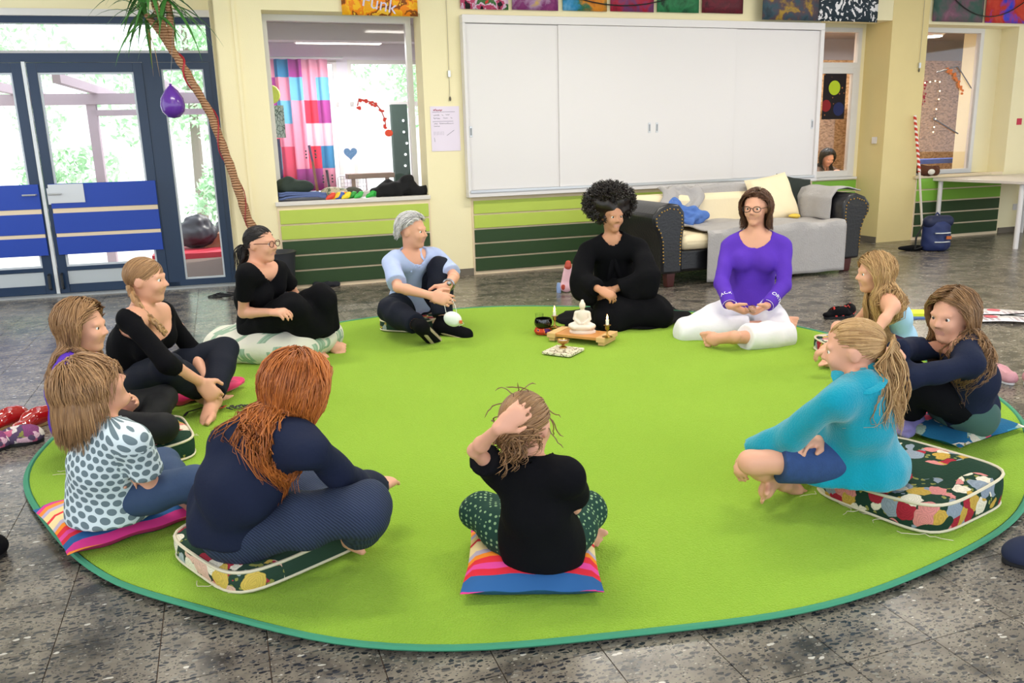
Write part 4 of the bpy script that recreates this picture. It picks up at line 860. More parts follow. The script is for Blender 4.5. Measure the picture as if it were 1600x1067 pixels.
# right-hand window
b=MB(); rect_frame(b,7.60,8.76,.79,2.57,.055,.24,.31); w3=struct(wall_obj('window_3',b,WFRAME))
b=MB(); b.box((7.655,.27,.845),(8.705,.276,2.515)); part('pane',b,GLASS,w3,smooth=False)
b=MB(); b.box((7.56,-.04,.765),(8.8,.24,.79)); part('window_sill',b,mat('light_wood_sill','#d9c7a4',rough=.5),w3,smooth=False)
# ---------------------------------------------------------------- text helper (flat print as real mesh)
# ---------------------------------------------------------------- sliding-door cabinet on the wall
def cabinet():
    e=empty('wall_cabinet',wallpt(1.79,0,.80),WR); tag(e,'long white wall cabinet with four sliding doors above the sofa','cabinet')
    W,Hh,D=4.24,1.74,.10
    b=MB(); b.box((0,-D,Hh-.075),(W,0,Hh)); b.box((0,-D,0),(W,0,.045)); b.box((0,-D,.045),(.03,0,Hh-.075)); b.box((W-.05,-D,.045),(W,0,Hh-.075)); b.box((.03,-.02,.045),(W-.05,0,Hh-.075)); part('carcass',b,WHITE,e,smooth=False,bevel=.004)
    b=MB(); b.box((.02,-D-.012,.045),(W-.04,-D+.01,.07)); part('lower_rail',b,ALU,e,smooth=False)
    xs=[.03,1.01,2.09,3.09,W-.05]; hx=[.055,2.04,2.13,W-.085]
    for i in range(4):
        y=-D+.012 if i in (1,2) else -D+.030
        b=MB(); b.box((xs[i]-(.01 if i in (1,3) else 0),y,.07),(xs[i+1]+.004,y+.016,Hh-.078)); d=part('sliding_door',b,WHITE,e,smooth=False,bevel=.002)
        b=MB(); z=.645; b.cbox((hx[i],y-.002,z),(.030,.006,.105)); hnd=part('recessed_handle',b,ALU,d,bevel=.002)
        b=MB(); b.cbox((hx[i],y-.0055,z),(.016,.003,.07)); part('handle_slot',b,mat('slot_grey','#8e9094',rough=.5),hnd)
cabinet()
# ---------------------------------------------------------------- paintings, notice, cords
def art(name,cols,scale,seed,kind='smear'):
    N=NT(name,rough=.6); c=N.coord('Object',None); off=N.n('VectorMath',operation='ADD'); off.inputs[1].default_value=(seed*3.1,seed*1.7,seed); N.l(c,off.inputs[0]); v=off.outputs[0]
    wv=N.n('VectorMath',operation='ADD'); sc=N.n('VectorMath',operation='SCALE'); sc.inputs['Scale'].default_value=.25; N.l(N.noise(v,5,3,'Color'),sc.inputs[0]); N.l(v,wv.inputs[0]); N.l(sc.outputs[0],wv.inputs[1])
    n=N.noise(wv.outputs[0],scale,5); k=len(cols); return N.col(N.ramp(n,[(.30+.42*i/(k-1),c_) for i,c_ in enumerate(cols)],'CONSTANT' if kind=='hard' else 'LINEAR'))
def painting(u0,u1,z0,z1,m,label,y=-.012,bow=0):
    e=MB(); w,h=u1-u0,z1-z0
    e.grid(lambda a,c:(w*a,-.012-bow*math.sin(math.pi*a)*(1-c),h*c),9,5); o=part('painting',e,m,solid=.006); o.location=wallpt(u0,y,z0); o.rotation_euler=(0,0,WR)
    tag(o,label,'painting'); return o
painting(1.80,2.29,2.60,2.98,art('art_pink_strokes',['#1c1a1c','#b8456a','#d9b7cf','#3d6a3a','#c2392f','#e8d8e4'],9,1,'hard'),'painting with pink and white strokes on black beside the cream pillar')
painting(2.33,2.82,2.605,2.985,art('art_plum_gold',['#c9a93a','#a886a8','#7a2f6a','#8f3f78','#e4dcea'],5,2),'plum and gold abstract painting over the cabinet')
painting(2.87,3.36,2.61,2.99,art('art_orange_blue',['#b8641c','#d98a2a','#2e6a4c','#2f86b8','#7ab4d9'],3.5,3),'orange, green and blue abstract painting over the cabinet')
painting(3.40,3.90,2.615,2.995,art('art_crimson',['#5a1428','#a81f38','#6a3a6a','#8f1f3a'],6,4),'crimson and mauve abstract painting over the cabinet')
painting(3.94,4.44,2.62,3.0,art('art_green',['#14301f','#2d7a4c','#1c4a30','#4f9a6a'],4,5),'dark green abstract painting over the cabinet')
painting(4.48,4.99,2.625,3.005,art('art_maroon',['#3d0f1a','#6a1c2c','#54202a','#7a2a36'],7,6),'plain maroon painting over the cabinet')
painting(5.17,5.90,2.555,3.05,art('art_slate_gold',['#2d3a44','#37505c','#54424c','#a8862f','#3a4a54'],6,7),'slate grey painting with gold flecks hanging over the cabinet edge',y=-.115,bow=.01)
painting(5.90,6.72,2.555,3.05,art('art_black_white',['#e6e4e6','#22303a','#1b2a34','#e9e7ea','#26343c'],13,8,'hard'),'white sheet with dark blue-black paint splashes hanging over the cabinet corner',y=-.115,bow=.012)
painting(7.63,8.41,2.60,3.05,art('art_green_mauve',['#24423c','#3a5a50','#7a5064','#a07a8a'],3,9),'green and mauve streaked painting above the right window',bow=.01)
painting(8.45,9.15,2.60,3.05,art('art_blue_red',['#1f2fb0','#2f3fc8','#b82a1c','#c8402a','#3a7a6a'],3.5,10),'blue and red painting above the right window',bow=.01)
p=painting(.66,1.375,2.52,2.90,art('art_orange',['#f0a81c','#f6b820','#f08a1c','#8a4a14','#f7c23a','#f39a1f'],8,11,'hard'),'orange painting lettered Funk above the curtained window',bow=.0)
t=text_obj('lettering','Funk',.17,mat('lilac_paint','#d8cfe6',rough=.6),p); t.location=(.35,-.02,.10); t.rotation_euler=(math.radians(90),math.radians(12),0)
for (a0,a1,lb) in ((2.4,4.6,'thin black cable drooping in front of the paintings over the cabinet'),(7.75,9.2,'thin black cable drooping in front of the paintings over the right window')):
    b=MB(); b.tube([wallpt(a0+(a1-a0)*k/14,-.05,2.98-.33*(1-(2*k/14-1)**2)*(.95)) for k in range(15)],.006,6); tag(part('cable',b,mat('black_cable','#141416',rough=.5)),lb,'cable')
def notice():
    b=MB(); b.box((0,-.004,0),(.295,0,.43)); o=part('notice_sheet',b,mat('lilac_paper','#e4d9ea',rough=.8),smooth=False); o.location=wallpt(1.455,-.002,1.265); o.rotation_euler=(0,math.radians(0),WR); tag(o,'handwritten paper notice taped to the wall beside the cabinet','notice')
    ink=mat('dark_ink','#4a465c',rough=.8); red=mat('red_ink','#a82a4a',rough=.8)
    g=np.random.default_rng(17)
    def scrawl(x0,x1,z,h,m,r):   # handwriting too small to read: joined loops
        b=MB(); n=int((x1-x0)/.0035); b.tube([(x0+.0035*k+.0022*math.sin(k*1.9),-.0046,z+h*(.5*math.sin(k*1.35)+g.uniform(-.3,.3)+(1.1 if g.uniform()<.09 else 0))) for k in range(n)],r,4); part('handwriting',b,m,o)
    scrawl(.03,.125,.392,.012,red,.0026)
    for x0,x1,z in ((.03,.095,.345),(.115,.135,.346),(.155,.20,.348),(.03,.10,.315),(.13,.18,.317),(.205,.225,.319),(.035,.075,.262),(.09,.235,.264),(.03,.095,.240)): scrawl(x0,x1,z,.007,ink,.0013)
    b=MB(); b.tube([(.02,-.0045,.375),(.25,-.0045,.377)],.0014,4); b.tube([(.02,-.0045,.285),(.23,-.0045,.287)],.0014,4); b.tube([(.16,-.0045,.15),(.235,-.0045,.20)],.0016,4); b.tube([(.03,-.0045,.13),(.035,-.0045,.09)],.0014,4)
    for k in range(7): b.tube([(.03+.016*k,-.0045,.19),(.03+.016*k,-.0045,.155)],.0008,4)
    part('ink_lines',b,ink,o)
notice()
def cord(u,z0,z1,zc,label):
    e=empty('blind_cord',wallpt(u,-.012,z0),WR); tag(e,label,'cord')
    b=MB(); b.tube([(0,0,0),(.004,0,(z1-z0)/2),(0,0,z1-z0)],.0028,6); part('cord',b,mat('grey_cord','#b9b09a',rough=.8),e)
    b=MB(); b.cbox((0,-.006,zc-z0),(.025,.02,.06)); part('cleat',b,ALU,e); b=MB(); b.sphere((0,-.004,-.015),(.010,.010,.022)); part('tassel',b,mat('dark_tassel','#5a5448'),e)
cord(1.66,1.78,3.1,2.0,'blind cord with cleat on the wall above the notice'); cord(7.50,2.06,3.1,2.10,'blind cord with cleat on the ochre pillar')
b=MB(); b.box((-.04,-.012,-.04),(.04,0,.04)); o=part('light_switch',b,WHITE,smooth=False,bevel=.004); o.location=wallpt(7.055,.14,1.24); o.rotation_euler=(0,0,WR-math.pi/2); tag(o,'square white light switch on the niche wall','switch')
b=MB(); b.box((-.055,-.012,-.04),(.055,0,.04)); o=part('wall_socket',b,WHITE,smooth=False,bevel=.004); o.location=wallpt(9.33,0,.33); o.rotation_euler=(0,0,WR); tag(o,'white wall socket behind the table leg','socket')
b=MB(); b.box((-.04,-.006,-.04),(.04,0,.04)); o=part('sticker',b,mat('red_sticker','#c42848',rough=.6),smooth=False); o.location=wallpt(9.22,0,1.42); o.rotation_euler=(0,0,WR); tag(o,'small red sticker on the cream wall above the table','sticker')
# ---------------------------------------------------------------- room behind window_1
def room_behind():
    wb=struct(wall_obj('wall_music_room',MB().box((-.46,3.0,2.42),(3.2,3.1,ZC)).box((-.46,3.0,0),(3.2,3.1,.72)).box((1.0,3.0,.72),(1.14,3.1,2.42)).box((2.6,3.0,.72),(3.2,3.1,2.42)).box((-.5,.62,0),(-.40,3.1,ZC)).box((3.2,.3,0),(3.3,3.1,ZC)),mat('music_room_wall','#e6e0ea',rough=.9)))
    struct(wall_obj('ceiling_music_room',MB().box((-.45,.3,2.62),(3.3,3.1,2.70)),mat('grey_ceiling','#a9a5a8',rough=.9)))
    b=MB(); b.box((-.40,1.3,2.45),(3.2,1.5,2.62)); struct(wall_obj('trim_8',b,mat('ceiling_beam','#c5bfc6',rough=.8)))
    for i,(x0,x1) in enumerate(((-.40,1.0),(1.14,2.6))):
        b=MB(); rect_frame(b,x0,x1,.72,2.42,.05,3.0,3.06); b.box((x0,3.0,1.84),(x1,3.06,1.90)); f=struct(wall_obj('window_%d'%(4+i),b,WFRAME)); b=MB(); b.box((x0+.05,3.03,.77),(x1-.05,3.034,2.37)); part('pane',b,GLASS,f,smooth=False)
    e=empty('music_room_fill_lamp',wallpt(.9,1.9,2.50),WR); tag(e,'white ceiling lamp added to brighten the music room behind the window','lamp'); b=MB(); b.box((-.5,-.12,0),(.5,.12,.07)); part('housing',b,WHITE,e,smooth=False); b=MB(); b.box((-.48,-.10,-.008),(.48,.10,0)); part('diffuser',b,MATS['fill_lamp_diffuser'],e,smooth=False); l=bpy.data.lights.new('music_room_fill_light','AREA'); l.shape='RECTANGLE'; l.size=.9; l.size_y=.2; l.energy=50; lo=bpy.data.objects.new('music_room_fill_light',l); COL.objects.link(lo); lo.parent=e; lo.location=(0,0,-.03)  # lamp added to brighten the music room and its curtain
    N=NT('patchwork_voile',rough=.9); c=N.coord('Object'); x,y,z=N.sep(c); g=N.comb(N.math('FLOOR',N.math('MULTIPLY',x,6.2)),N.math('FLOOR',N.math('MULTIPLY',z,3.6)),3.); wn=N.n('TexWhiteNoise'); N.l(g,wn.inputs['Vector'])
    N.col(N.ramp(wn.outputs['Value'],[(0,'#e86a8a'),(.18,'#f2b8cc'),(.36,'#8fd0e6'),(.5,'#c45ab0'),(.64,'#f4d9e2'),(.78,'#e84a6a'),(.88,'#5aa8d0')],'CONSTANT')); N.b.inputs['Transmission Weight'].default_value=0
    tb=N.n('BsdfTranslucent'); N.l(N.b.inputs['Base Color'].links[0].from_socket,tb.inputs[0]); mx=N.n('MixShader'); mx.inputs[0].default_value=.6; out=N.t.nodes['Material Output']; N.l(N.b.outputs[0],mx.inputs[1]); N.l(tb.outputs[0],mx.inputs[2]); N.l(mx.outputs[0],out.inputs[0])
    e=empty('curtain',wallpt(.05,2.75,.80),WR); tag(e,'pink and blue patchwork curtain hanging behind the window','curtain')
    b=MB(); b.grid(lambda a,c_:(.80*a+.012*math.sin(40*a),.035*math.sin(38*a+1.5*c_),1.6*c_),90,6); part('cloth',b,N.m,e,solid=.003)
    b=MB(); b.tube([(-.25,0,1.62),(1.0,0,1.62)],.012,8); part('curtain_rod',b,ALU,e)
    b=MB(); b.box((-.12,1.6,.90),(.12,1.64,1.44)); o=wall_obj('display_board',b,mat('navy_board','#3a3f66',rough=.8)); tag(o,'dark blue board leaning at the left inside the music room','board')
    N=NT('silver_branches',rough=.7); N.col(N.mix(N.math('LESS_THAN',N.voro(N.coord('Object',(1,1,.5)),38,'DISTANCE_TO_EDGE'),.06),'#9fb0aa','#4d6058')); b=MB(); b.box((-.12,1.61,1.45),(.19,1.63,1.80)); o=wall_obj('branch_picture',b,N.m); tag(o,'grey-green picture of branches above the dark blue board','picture')
    b=MB(); b.sphere((.06,1.5,1.91),(.10,.03,.10)); o=wall_obj('paper_lantern',b,mat('lime','#c6d83a',rough=.6)); tag(o,'lime green round paper decoration behind the window','decoration')
    def guitar(u,z0,z1,y,label,tilt,dark):
        g=empty('guitar',wallpt(u,y,0),WR); tag(g,label,'guitar','guitars in the music room'); wd=mat('maple_neck','#8a5a3a',rough=.5); bk=mat('guitar_black','#1d1822',rough=.4)
        b=MB(); b.tube([(0,0,.75),(-tilt*.6,0,z1-.16)],[.028,.022],8,flat=.6); part('neck',b,bk if dark else wd,g)
        b=MB(); b.tube([(-tilt*.6,0,z1-.17),(-tilt,0,z1)],[.03,.04],8,flat=.4); hd=part('headstock',b,bk if dark else mat('purple_head','#5a3a68',rough=.4),g)
        b=MB()
        for k in range(6): b.sphere((-tilt*.8+(.05 if k%2 else -.05),0,z1-.13+.035*(k//2)),.010,8,6)
        part('tuning_peg',b,bk,hd)
        me,_,_=blobmesh('guitar_body',[ell((0,0,.30),(.19,.055,.18),k=.08),ell((0,0,.56),(.14,.05,.13),k=.08)],.012); link('guitar_body',me,bk if dark else wd,g)
    guitar(.45,.86,1.36,1.2,'guitar with a reddish brown neck standing behind the window',.06,False); guitar(.60,.86,1.09,1.3,'black guitar with short headstock standing behind the window',.03,True)
    e=empty('bench',wallpt(.78,1.15,0),WR); tag(e,'rough wooden plank bench behind the window','bench'); wd=mat('weathered_plank','#8a7468',rough=.8,var=.2,vscale=12)
    b=MB(); b.box((0,0,.985),(.52,.22,1.04)); part('plank',b,wd,e,smooth=False,bevel=.006)
    for x in (.06,.44):
        b=MB(); b.box((x-.02,.02,0),(x+.02,.06,.985)); part('leg',b,wd,e,smooth=False)
    e=empty('wire_chair',wallpt(.76,1.88,0),WR); tag(e,'white wire-backed chair behind the window','chair'); wm=mat('pale_wire','#d5c9d6',rough=.4)
    b=MB(); b.tube([(0,0,.75),(0,.01,.98),(.03,.01,1.0),(.31,.01,1.0),(.34,.01,.98),(.34,0,.75)],.010,6); part('back_frame',b,wm,e)
    b=MB()
    for k in range(1,9): b.tube([(.34*k/9,.005,.76),(.34*k/9,.01,.99)],.003,4)
    for k in range(5): b.tube([(0,.006,.78+.045*k),(.34,.006,.78+.045*k)],.003,4)
    part('wire_mesh',b,wm,e)['kind']='stuff'; b=MB(); b.box((-.01,-.36,.44),(.35,.01,.47)); part('seat',b,wm,e)
    for x in (.02,.32):
        for y in (-.33,0):
            b=MB(); b.tube([(x,y,0),(x,y,.75 if y==0 else .44)],.010,6); part('leg',b,wm,e)
    e=empty('light_post',wallpt(1.58,2.5,0),WR); tag(e,'dark green post wound with small white lights','post'); b=MB(); b.box((0,0,0),(.20,.12,1.84)); part('post',b,mat('bottle_green','#24382f',rough=.7),e,smooth=False)
    for k in range(7): b=MB(); b.sphere((.15+.02*math.sin(k*2),-.012,.80+.14*k),.014,8,6); part('bulb',b,mat('bulb_white','#ffffff',emit=('#ffffff',3)),e)
    # decorations on the pane
    b=MB(); pts=[]; 
    for k in range(24):
        t=2*math.pi*k/24; pts.append((.0042*16*math.sin(t)**3/1.0*1.0,.0042*(13*math.cos(t)-5*math.cos(2*t)-2*math.cos(3*t)-math.cos(4*t))))
    b.prism(pts,0,.006,1); N=NT('glitter_blue',rough=.4); N.col(N.mix(N.noise(N.coord('Object'),90,2),'#2f5a9a','#8fb4dc')); o=part('heart_ornament',b,N.m); o.location=wallpt(.69,.262,1.27); o.rotation_euler=(0,0,WR); tag(o,'glittery blue paper heart hanging on the window','ornament')
    b=MB(); g=np.random.default_rng(4); pts=[(.79,1.72),(.81,1.79),(.86,1.775),(.93,1.755),(.97,1.74),(1.02,1.68),(1.05,1.60),(1.06,1.53)]
    b.tube([(x,.262,z) for x,z in pts],.006,5); b.cur=1
    for x,z in pts:
        for q in range(3): b.sphere((x+g.uniform(-.02,.02),.260,z-.01+g.uniform(-.02,.012)),(.018,.004,.012),6,4)
    b.cur=2; b.sphere((1.085,.258,1.455),(.042,.006,.035),10,6)
    o=wall_obj('window_garland',b,[mat('wire_red','#b03028'),mat('garland_red','#d0382c',rough=.6),mat('orange_red','#e0492a',rough=.6)]); tag(o,'red and orange garland stuck across the window','garland')
room_behind()
# ---------------------------------------------------------------- things on the window sill
def lump(name,prims,m,label,cat,h=.01,wr=.006,seed=1,group=None,waves=(5,12),smooth=2,loc=None,halves=()):
    me,_,_=blobmesh(name,prims,h,0,.05,smooth,wr,seed,(),halves,waves); o=link(name,me,m); o.location=loc if loc is not None else (0,0,0); tag(o,label,cat,group); return o
def onwall(o,u,y,z): o.location=wallpt(u,y,z); o.rotation_euler=(0,0,WR); return o
e=empty('folded_blanket',wallpt(-.05,.0,.84),WR); tag(e,'folded dusty blue blanket on the window sill','blanket')
for k in range(3):
    b=MB(); b.grid(lambda a,c:(.44*a+.01*math.sin(9*c),.01+.20*c,.022+.022*k+.010*math.sin(3*a+k)+(.010 if .1<a<.9 else 0)),14,7); part('fold',b,mat('dusty_blue_wool','#5a6a9a',rough=.95,bump=.4,nscale=90),e,solid=.02)
onwall(lump('green_bag',[ell((0,0,.06),(.16,.09,.075)),ell((.08,0,.05),(.12,.08,.055)),ell((-.06,.02,.10),(.08,.06,.05))],mat('dark_green_bag','#26332d',rough=.8),'dark green cloth bag lying on the folded blue blanket','bag',wr=.010,seed=3),.09,.10,.915)
onwall(lump('camouflage_pouch',[ell((0,0,.055),(.12,.06,.06)),ell((.10,0,.05),(.07,.05,.05))],art('camo',['#8a8468','#b8ae94','#5c6a52','#a89c80'],14,20,'hard'),'camouflage pattern pouch on the window sill','pouch',wr=.005,seed=5),.47,.14,.84)
onwall(lump('dark_pouch',[ell((0,0,.05),(.10,.05,.055))],mat('olive_grey_cloth','#4a4a40',rough=.9),'olive grey cloth bundle behind the coloured toys','bundle',wr=.008,seed=6),.66,.15,.84)
onwall(lump('black_jacket',[ell((0,0,.07),(.20,.10,.085)),ell((.12,0,.12),(.09,.07,.08)),ell((.24,-.01,.04),(.12,.07,.045)),ell((-.15,0,.05),(.12,.08,.06))],mat('black_wool','#0e0e11',rough=.95),'crumpled black jacket on the window sill','jacket',wr=.012,seed=7),1.10,.10,.84)
g=np.random.default_rng(9)
for i,(u,c,nm) in enumerate(((.43,'#d8402a','red'),(.49,'#f0c020','yellow'),(.54,'#f08a1c','orange'),(.58,'#e8d02a','bright yellow'),(.52,'#3a5ab0','blue'),(.64,'#2f9a3a','green'),(.70,'#3ab04a','leaf green'),(.82,'#22a838','grass green'),(.86,'#1c8f30','dark green'))):
    onwall(lump('toy_figure',[ell((0,0,.018),(.035,.022,.02)),ell((.02,0,.04),(.014,.012,.022)),cap((-.02,0,.01),(-.04,-.01,.0),.008),cap((.02,0,.03),(.045,0,.05),.008)],mat('toy_'+nm.replace(' ','_'),c,rough=.4),nm+' plastic toy on the window sill','toy',h=.006,wr=0,group='plastic toys on the sill'),u,.02+.02*(i%3),.845)
b=MB(); b.box((0,0,0),(.16,.12,.003)); o=part('paper_sheet',b,mat('white_paper','#efeff2'),smooth=False); onwall(o,.72,.03,.841); tag(o,'small white paper sheet on the window sill','paper')
# ---------------------------------------------------------------- sofa
LEATH=mat('black_leather','#15151a',rough=.38,spec=.5,bump=.25,nscale=45,coat=.15)
REDW=mat('mahogany_leg','#4a1c1a',rough=.4); BRASS=mat('brass','#b08a4a',rough=.3,metal=1); CREAMC=mat('cream_cotton','#e6d6b4',rough=.9,bump=.2,nscale=30)
GREYT=mat('grey_fleece','#a9a5a4',rough=.95,bump=.45,nscale=70,var=.08,vscale=14)
def sofa():
    e=empty('sofa',wallpt(3.06,-1.66,0),WR); tag(e,'black leather roll-arm sofa with brass nailheads against the long wall','sofa'); W=2.32; D=.94
    b=MB(); b.box((.14,.04,.13),(W-.14,D,.34)); part('base',b,LEATH,e,bevel=.03)
    b=MB(); b.grid(lambda a,c:(.12+(W-.24)*a, D-.20+.20*(math.sin(math.pi*c)*.12+(c if c>.5 else c)*.8), .30+.50*math.sin(math.pi*min(c,1)/1.0*.5)+.012*math.sin(6*a)*c),20,9)
    b=MB(); b.box((.12,D-.22,.30),(W-.12,D,.79)); bk=part('backrest',b,CREAMC,e,bevel=.07)
    for x0,sg in ((0,1),(W,-1)):
        X=lambda x: x0+sg*x
        prof=[(.06,.13),(.27,.13),(.27,.42),(.29,.56),(.285,.68),(.23,.75),(.13,.765),(.03,.73),(-.035,.66),(-.03,.58),(.02,.50),(.05,.40)]
        poly=[(X(p),z) for p,z in prof]
        if sg<0: poly=poly[::-1]
        b=MB(); b.prism(poly[::-1],0,D,1); arm=part('armrest',b,LEATH,e,bevel=.022)
        nb_=MB(); pr=np.array([(X(p),z) for p,z in prof]); cx=pr.mean(0)
        path=[cx+(q-cx)*.80 for q in pr]+[cx+(pr[0]-cx)*.80]
        acc=[]
        for a,c in zip(path[1:-1],path[2:]):
            n=max(1,int(np.linalg.norm(c-a)/.028))
            for k in range(n): acc.append(a+(c-a)*k/n)
        for q in acc: nb_.sphere((q[0],-.003,q[1]),(.008,.006,.008),6,4)
        nh=part('nailheads',nb_,BRASS,arm); nh['kind']='stuff'
        for y in (.07,D-.09):
            b=MB(); xx=X(.17); b.lathe([(.045,0),(.052,.02),(.062,.13)],(xx,y,0),4,rotm('Z',math.pi/4)); part('leg',b,REDW,e,bevel=.006)
    b=MB(); b.box((.26,.0,.33),(W-.26,D-.2,.47)); part('seat_cushion',b,CREAMC,e,bevel=.055)
    return e
sofa()
def drape(name,fn,nu,nv,m,label,cat,solid=.012,u=0,y=0,z=0):
    b=MB(); b.grid(fn,nu,nv); o=part(name,b,m,solid=solid); o.location=wallpt(u,y,z); o.rotation_euler=(0,0,WR); tag(o,label,cat); return o
def blanket(a,c):   # lies over the seat, runs down the front and over the right arm
    x=.50+1.53*a; s=1.35*c
    if s<.28: y,z=-.88,.86-s*1.25
    elif s<.88: y,z=-.88-(s-.28)*1.36,.505
    else: y,z=-1.70,.505-(s-.88)*1.0
    z=z if s>.28 else min(z,.86)
    if s>=.88: y-=.012*math.sin(26*a)+.01
    else: z+=.010*math.sin(17*a+5*c)+.008*math.sin(29*c+3*a)
    return (x,y,max(.02,z))
def over_arm(a,c):
    t=a*4; P5=[(1.985,.505),(1.99,.60),(1.995,.71),(2.06,.79),(2.19,.81),(2.34,.775)]; i=min(4,int(t*1.25)); f=t*1.25-i; x=P5[i][0]+(P5[i+1][0]-P5[i][0])*f; z=P5[i][1]+(P5[i+1][1]-P5[i][1])*f
    return (x+.008*math.sin(14*c),-.90-.62*c+.0*a,z+.008+.005*math.sin(11*c+6*a))
th_=drape('grey_throw',blanket,60,44,GREYT,'large grey fleece throw draped over the sofa seat and right arm','blanket',u=3.06)
b=MB(); b.grid(over_arm,24,20); part('arm_fold',b,GREYT,th_,solid=.012)
def throw2(a,c): return (.42+.46*a+.05*math.sin(5*c),-.90-.10*c-.03*math.sin(9*a),.86-.33*c*(.7+.3*math.sin(3*a))+.015*math.sin(22*a+4*c))
drape('grey_blanket',throw2,30,14,GREYT,'crumpled grey blanket hanging over the sofa back beside the blue cloth','blanket',u=3.06)
o=lump('blue_cloth',[ell((0,0,.09),(.21,.06,.08)),ell((-.10,.02,.16),(.08,.045,.10)),ell((.14,-.02,.06),(.12,.07,.06)),ell((.02,-.05,.05),(.16,.07,.05))],mat('cornflower_cloth','#4f72b6',rough=.9,bump=.3,nscale=50),'crumpled cornflower blue cloth on the sofa','cloth',wr=.02,seed=21,waves=(6,15)); onwall(o,3.72,-1.0,.50)
def pillow_mesh(w,d,h,n=18,pinch=.10,seed=0,wr=.004):
    b=MB(); g=np.random.default_rng(seed); ph=g.uniform(0,6,4)
    def sheet(sg):
        def fn(a,c):
            x,y=2*a-1,2*c-1; k=max(0,(1-x**4))*max(0,(1-y**4)); z=sg*h/2*k**.45
            px=x*(1-pinch*(1-y*y)*abs(x)**3*.0-pinch*.5*(1-y*y)); py=y*(1-pinch*.5*(1-x*x))
            return (px*w/2,py*d/2,z+wr*math.sin(9*x+ph[0])*math.cos(7*y+ph[1]))
        return fn
    b.grid(sheet(1),n,n); k=len(b.f); b.grid(sheet(-1),n,n); b.f=b.f[:k]+[f[::-1] for f in b.f[k:]]; return b
b=pillow_mesh(.50,.50,.17,seed=4); o=part('cream_pillow',b,CREAMC); o.location=wallpt(4.74,-1.03,.70); o.rotation_euler=(math.radians(66),math.radians(-8),WR); tag(o,'cream cotton pillow leaning on the sofa back','pillow')
b=pillow_mesh(.44,.44,.13,seed=5); o=part('black_pillow',b,mat('black_pillow_cloth','#1c2420',rough=.9)); o.location=wallpt(5.06,-.95,.70); o.rotation_euler=(math.radians(72),math.radians(10),WR); tag(o,'black pillow tucked behind the cream pillow on the sofa','pillow')
onwall(lump('yellow_duster',[ell((0,0,.02),(.06,.04,.018)),ell((.04,.01,.015),(.04,.03,.015))],mat('yellow_cloth','#d8b84a',rough=.9),'small yellow cloth lying below the cream pillow','cloth',h=.007,wr=.004),4.86,-1.22,.515)
# ---------------------------------------------------------------- rug
def rug():
    N=NT('green_pile',rough=1.,spec=.05); g=N.n('NewGeometry').outputs['Position']; a=N.noise(g,1.1,3); f=N.noise(g,160,2); m=N.noise(g,9,4)
    N.b.inputs['Sheen Weight'].default_value=.25; N.b.inputs['Sheen Tint'].default_value=(.75,.9,.3,1)
    c=N.mix(a,'#74a022','#8cb636'); c=N.mix(N.math('MULTIPLY',m,.45),c,'#84a626'); c=N.mix(N.math('MULTIPLY',f,.35),c,'#b4d05e'); N.bump(f,.7,.012); N.col(c)
    b=MB(); n=180; R=2.363; gq=np.random.default_rng(2); ph=gq.uniform(0,6.3,8)
    rad=lambda t: R+.018*math.sin(3*t+ph[0])+.014*math.sin(7*t+ph[1])+.010*math.sin(13*t+ph[2])
    lift=lambda t: .006+.012*max(0,math.sin(9*t+ph[3]))*max(0,math.sin(4*t+ph[4]))
    rings=[0,.5,.8,.93,.975,.99]
    vs=[(0,0,.012)]; fs=[]
    for j,k in enumerate(rings[1:]):
        for i in range(n):
            t=2*math.pi*i/n; vs.append((rad(t)*k*math.cos(t),rad(t)*k*math.sin(t),.014+(lift(t) if k>.95 else 0)+.004*math.sin(5*t+9*k)*(k<.95)))
    for i in range(n): fs.append((0,1+i,1+(i+1)%n))
    for j in range(len(rings)-2):
        for i in range(n): a_=1+j*n; fs.append((a_+i,a_+n+i,a_+n+(i+1)%n,a_+(i+1)%n))
    b.add(vs,fs); o=part('rug',b,N.m,solid=0); o.location=(.0734,4.3093,0); tag(o,'large round bright green pile rug on the terrazzo floor','rug')
    b=MB(); b.tube([(rad(t)*.995*math.cos(t),rad(t)*.995*math.sin(t),.012+lift(t)*.9) for t in np.linspace(0,2*math.pi,n+1)],.012,6,cap=False,flat=.7,hint=(0,0,1)); part('edge_binding',b,mat('teal_binding','#3a8a6a',rough=.8),o)
rug()
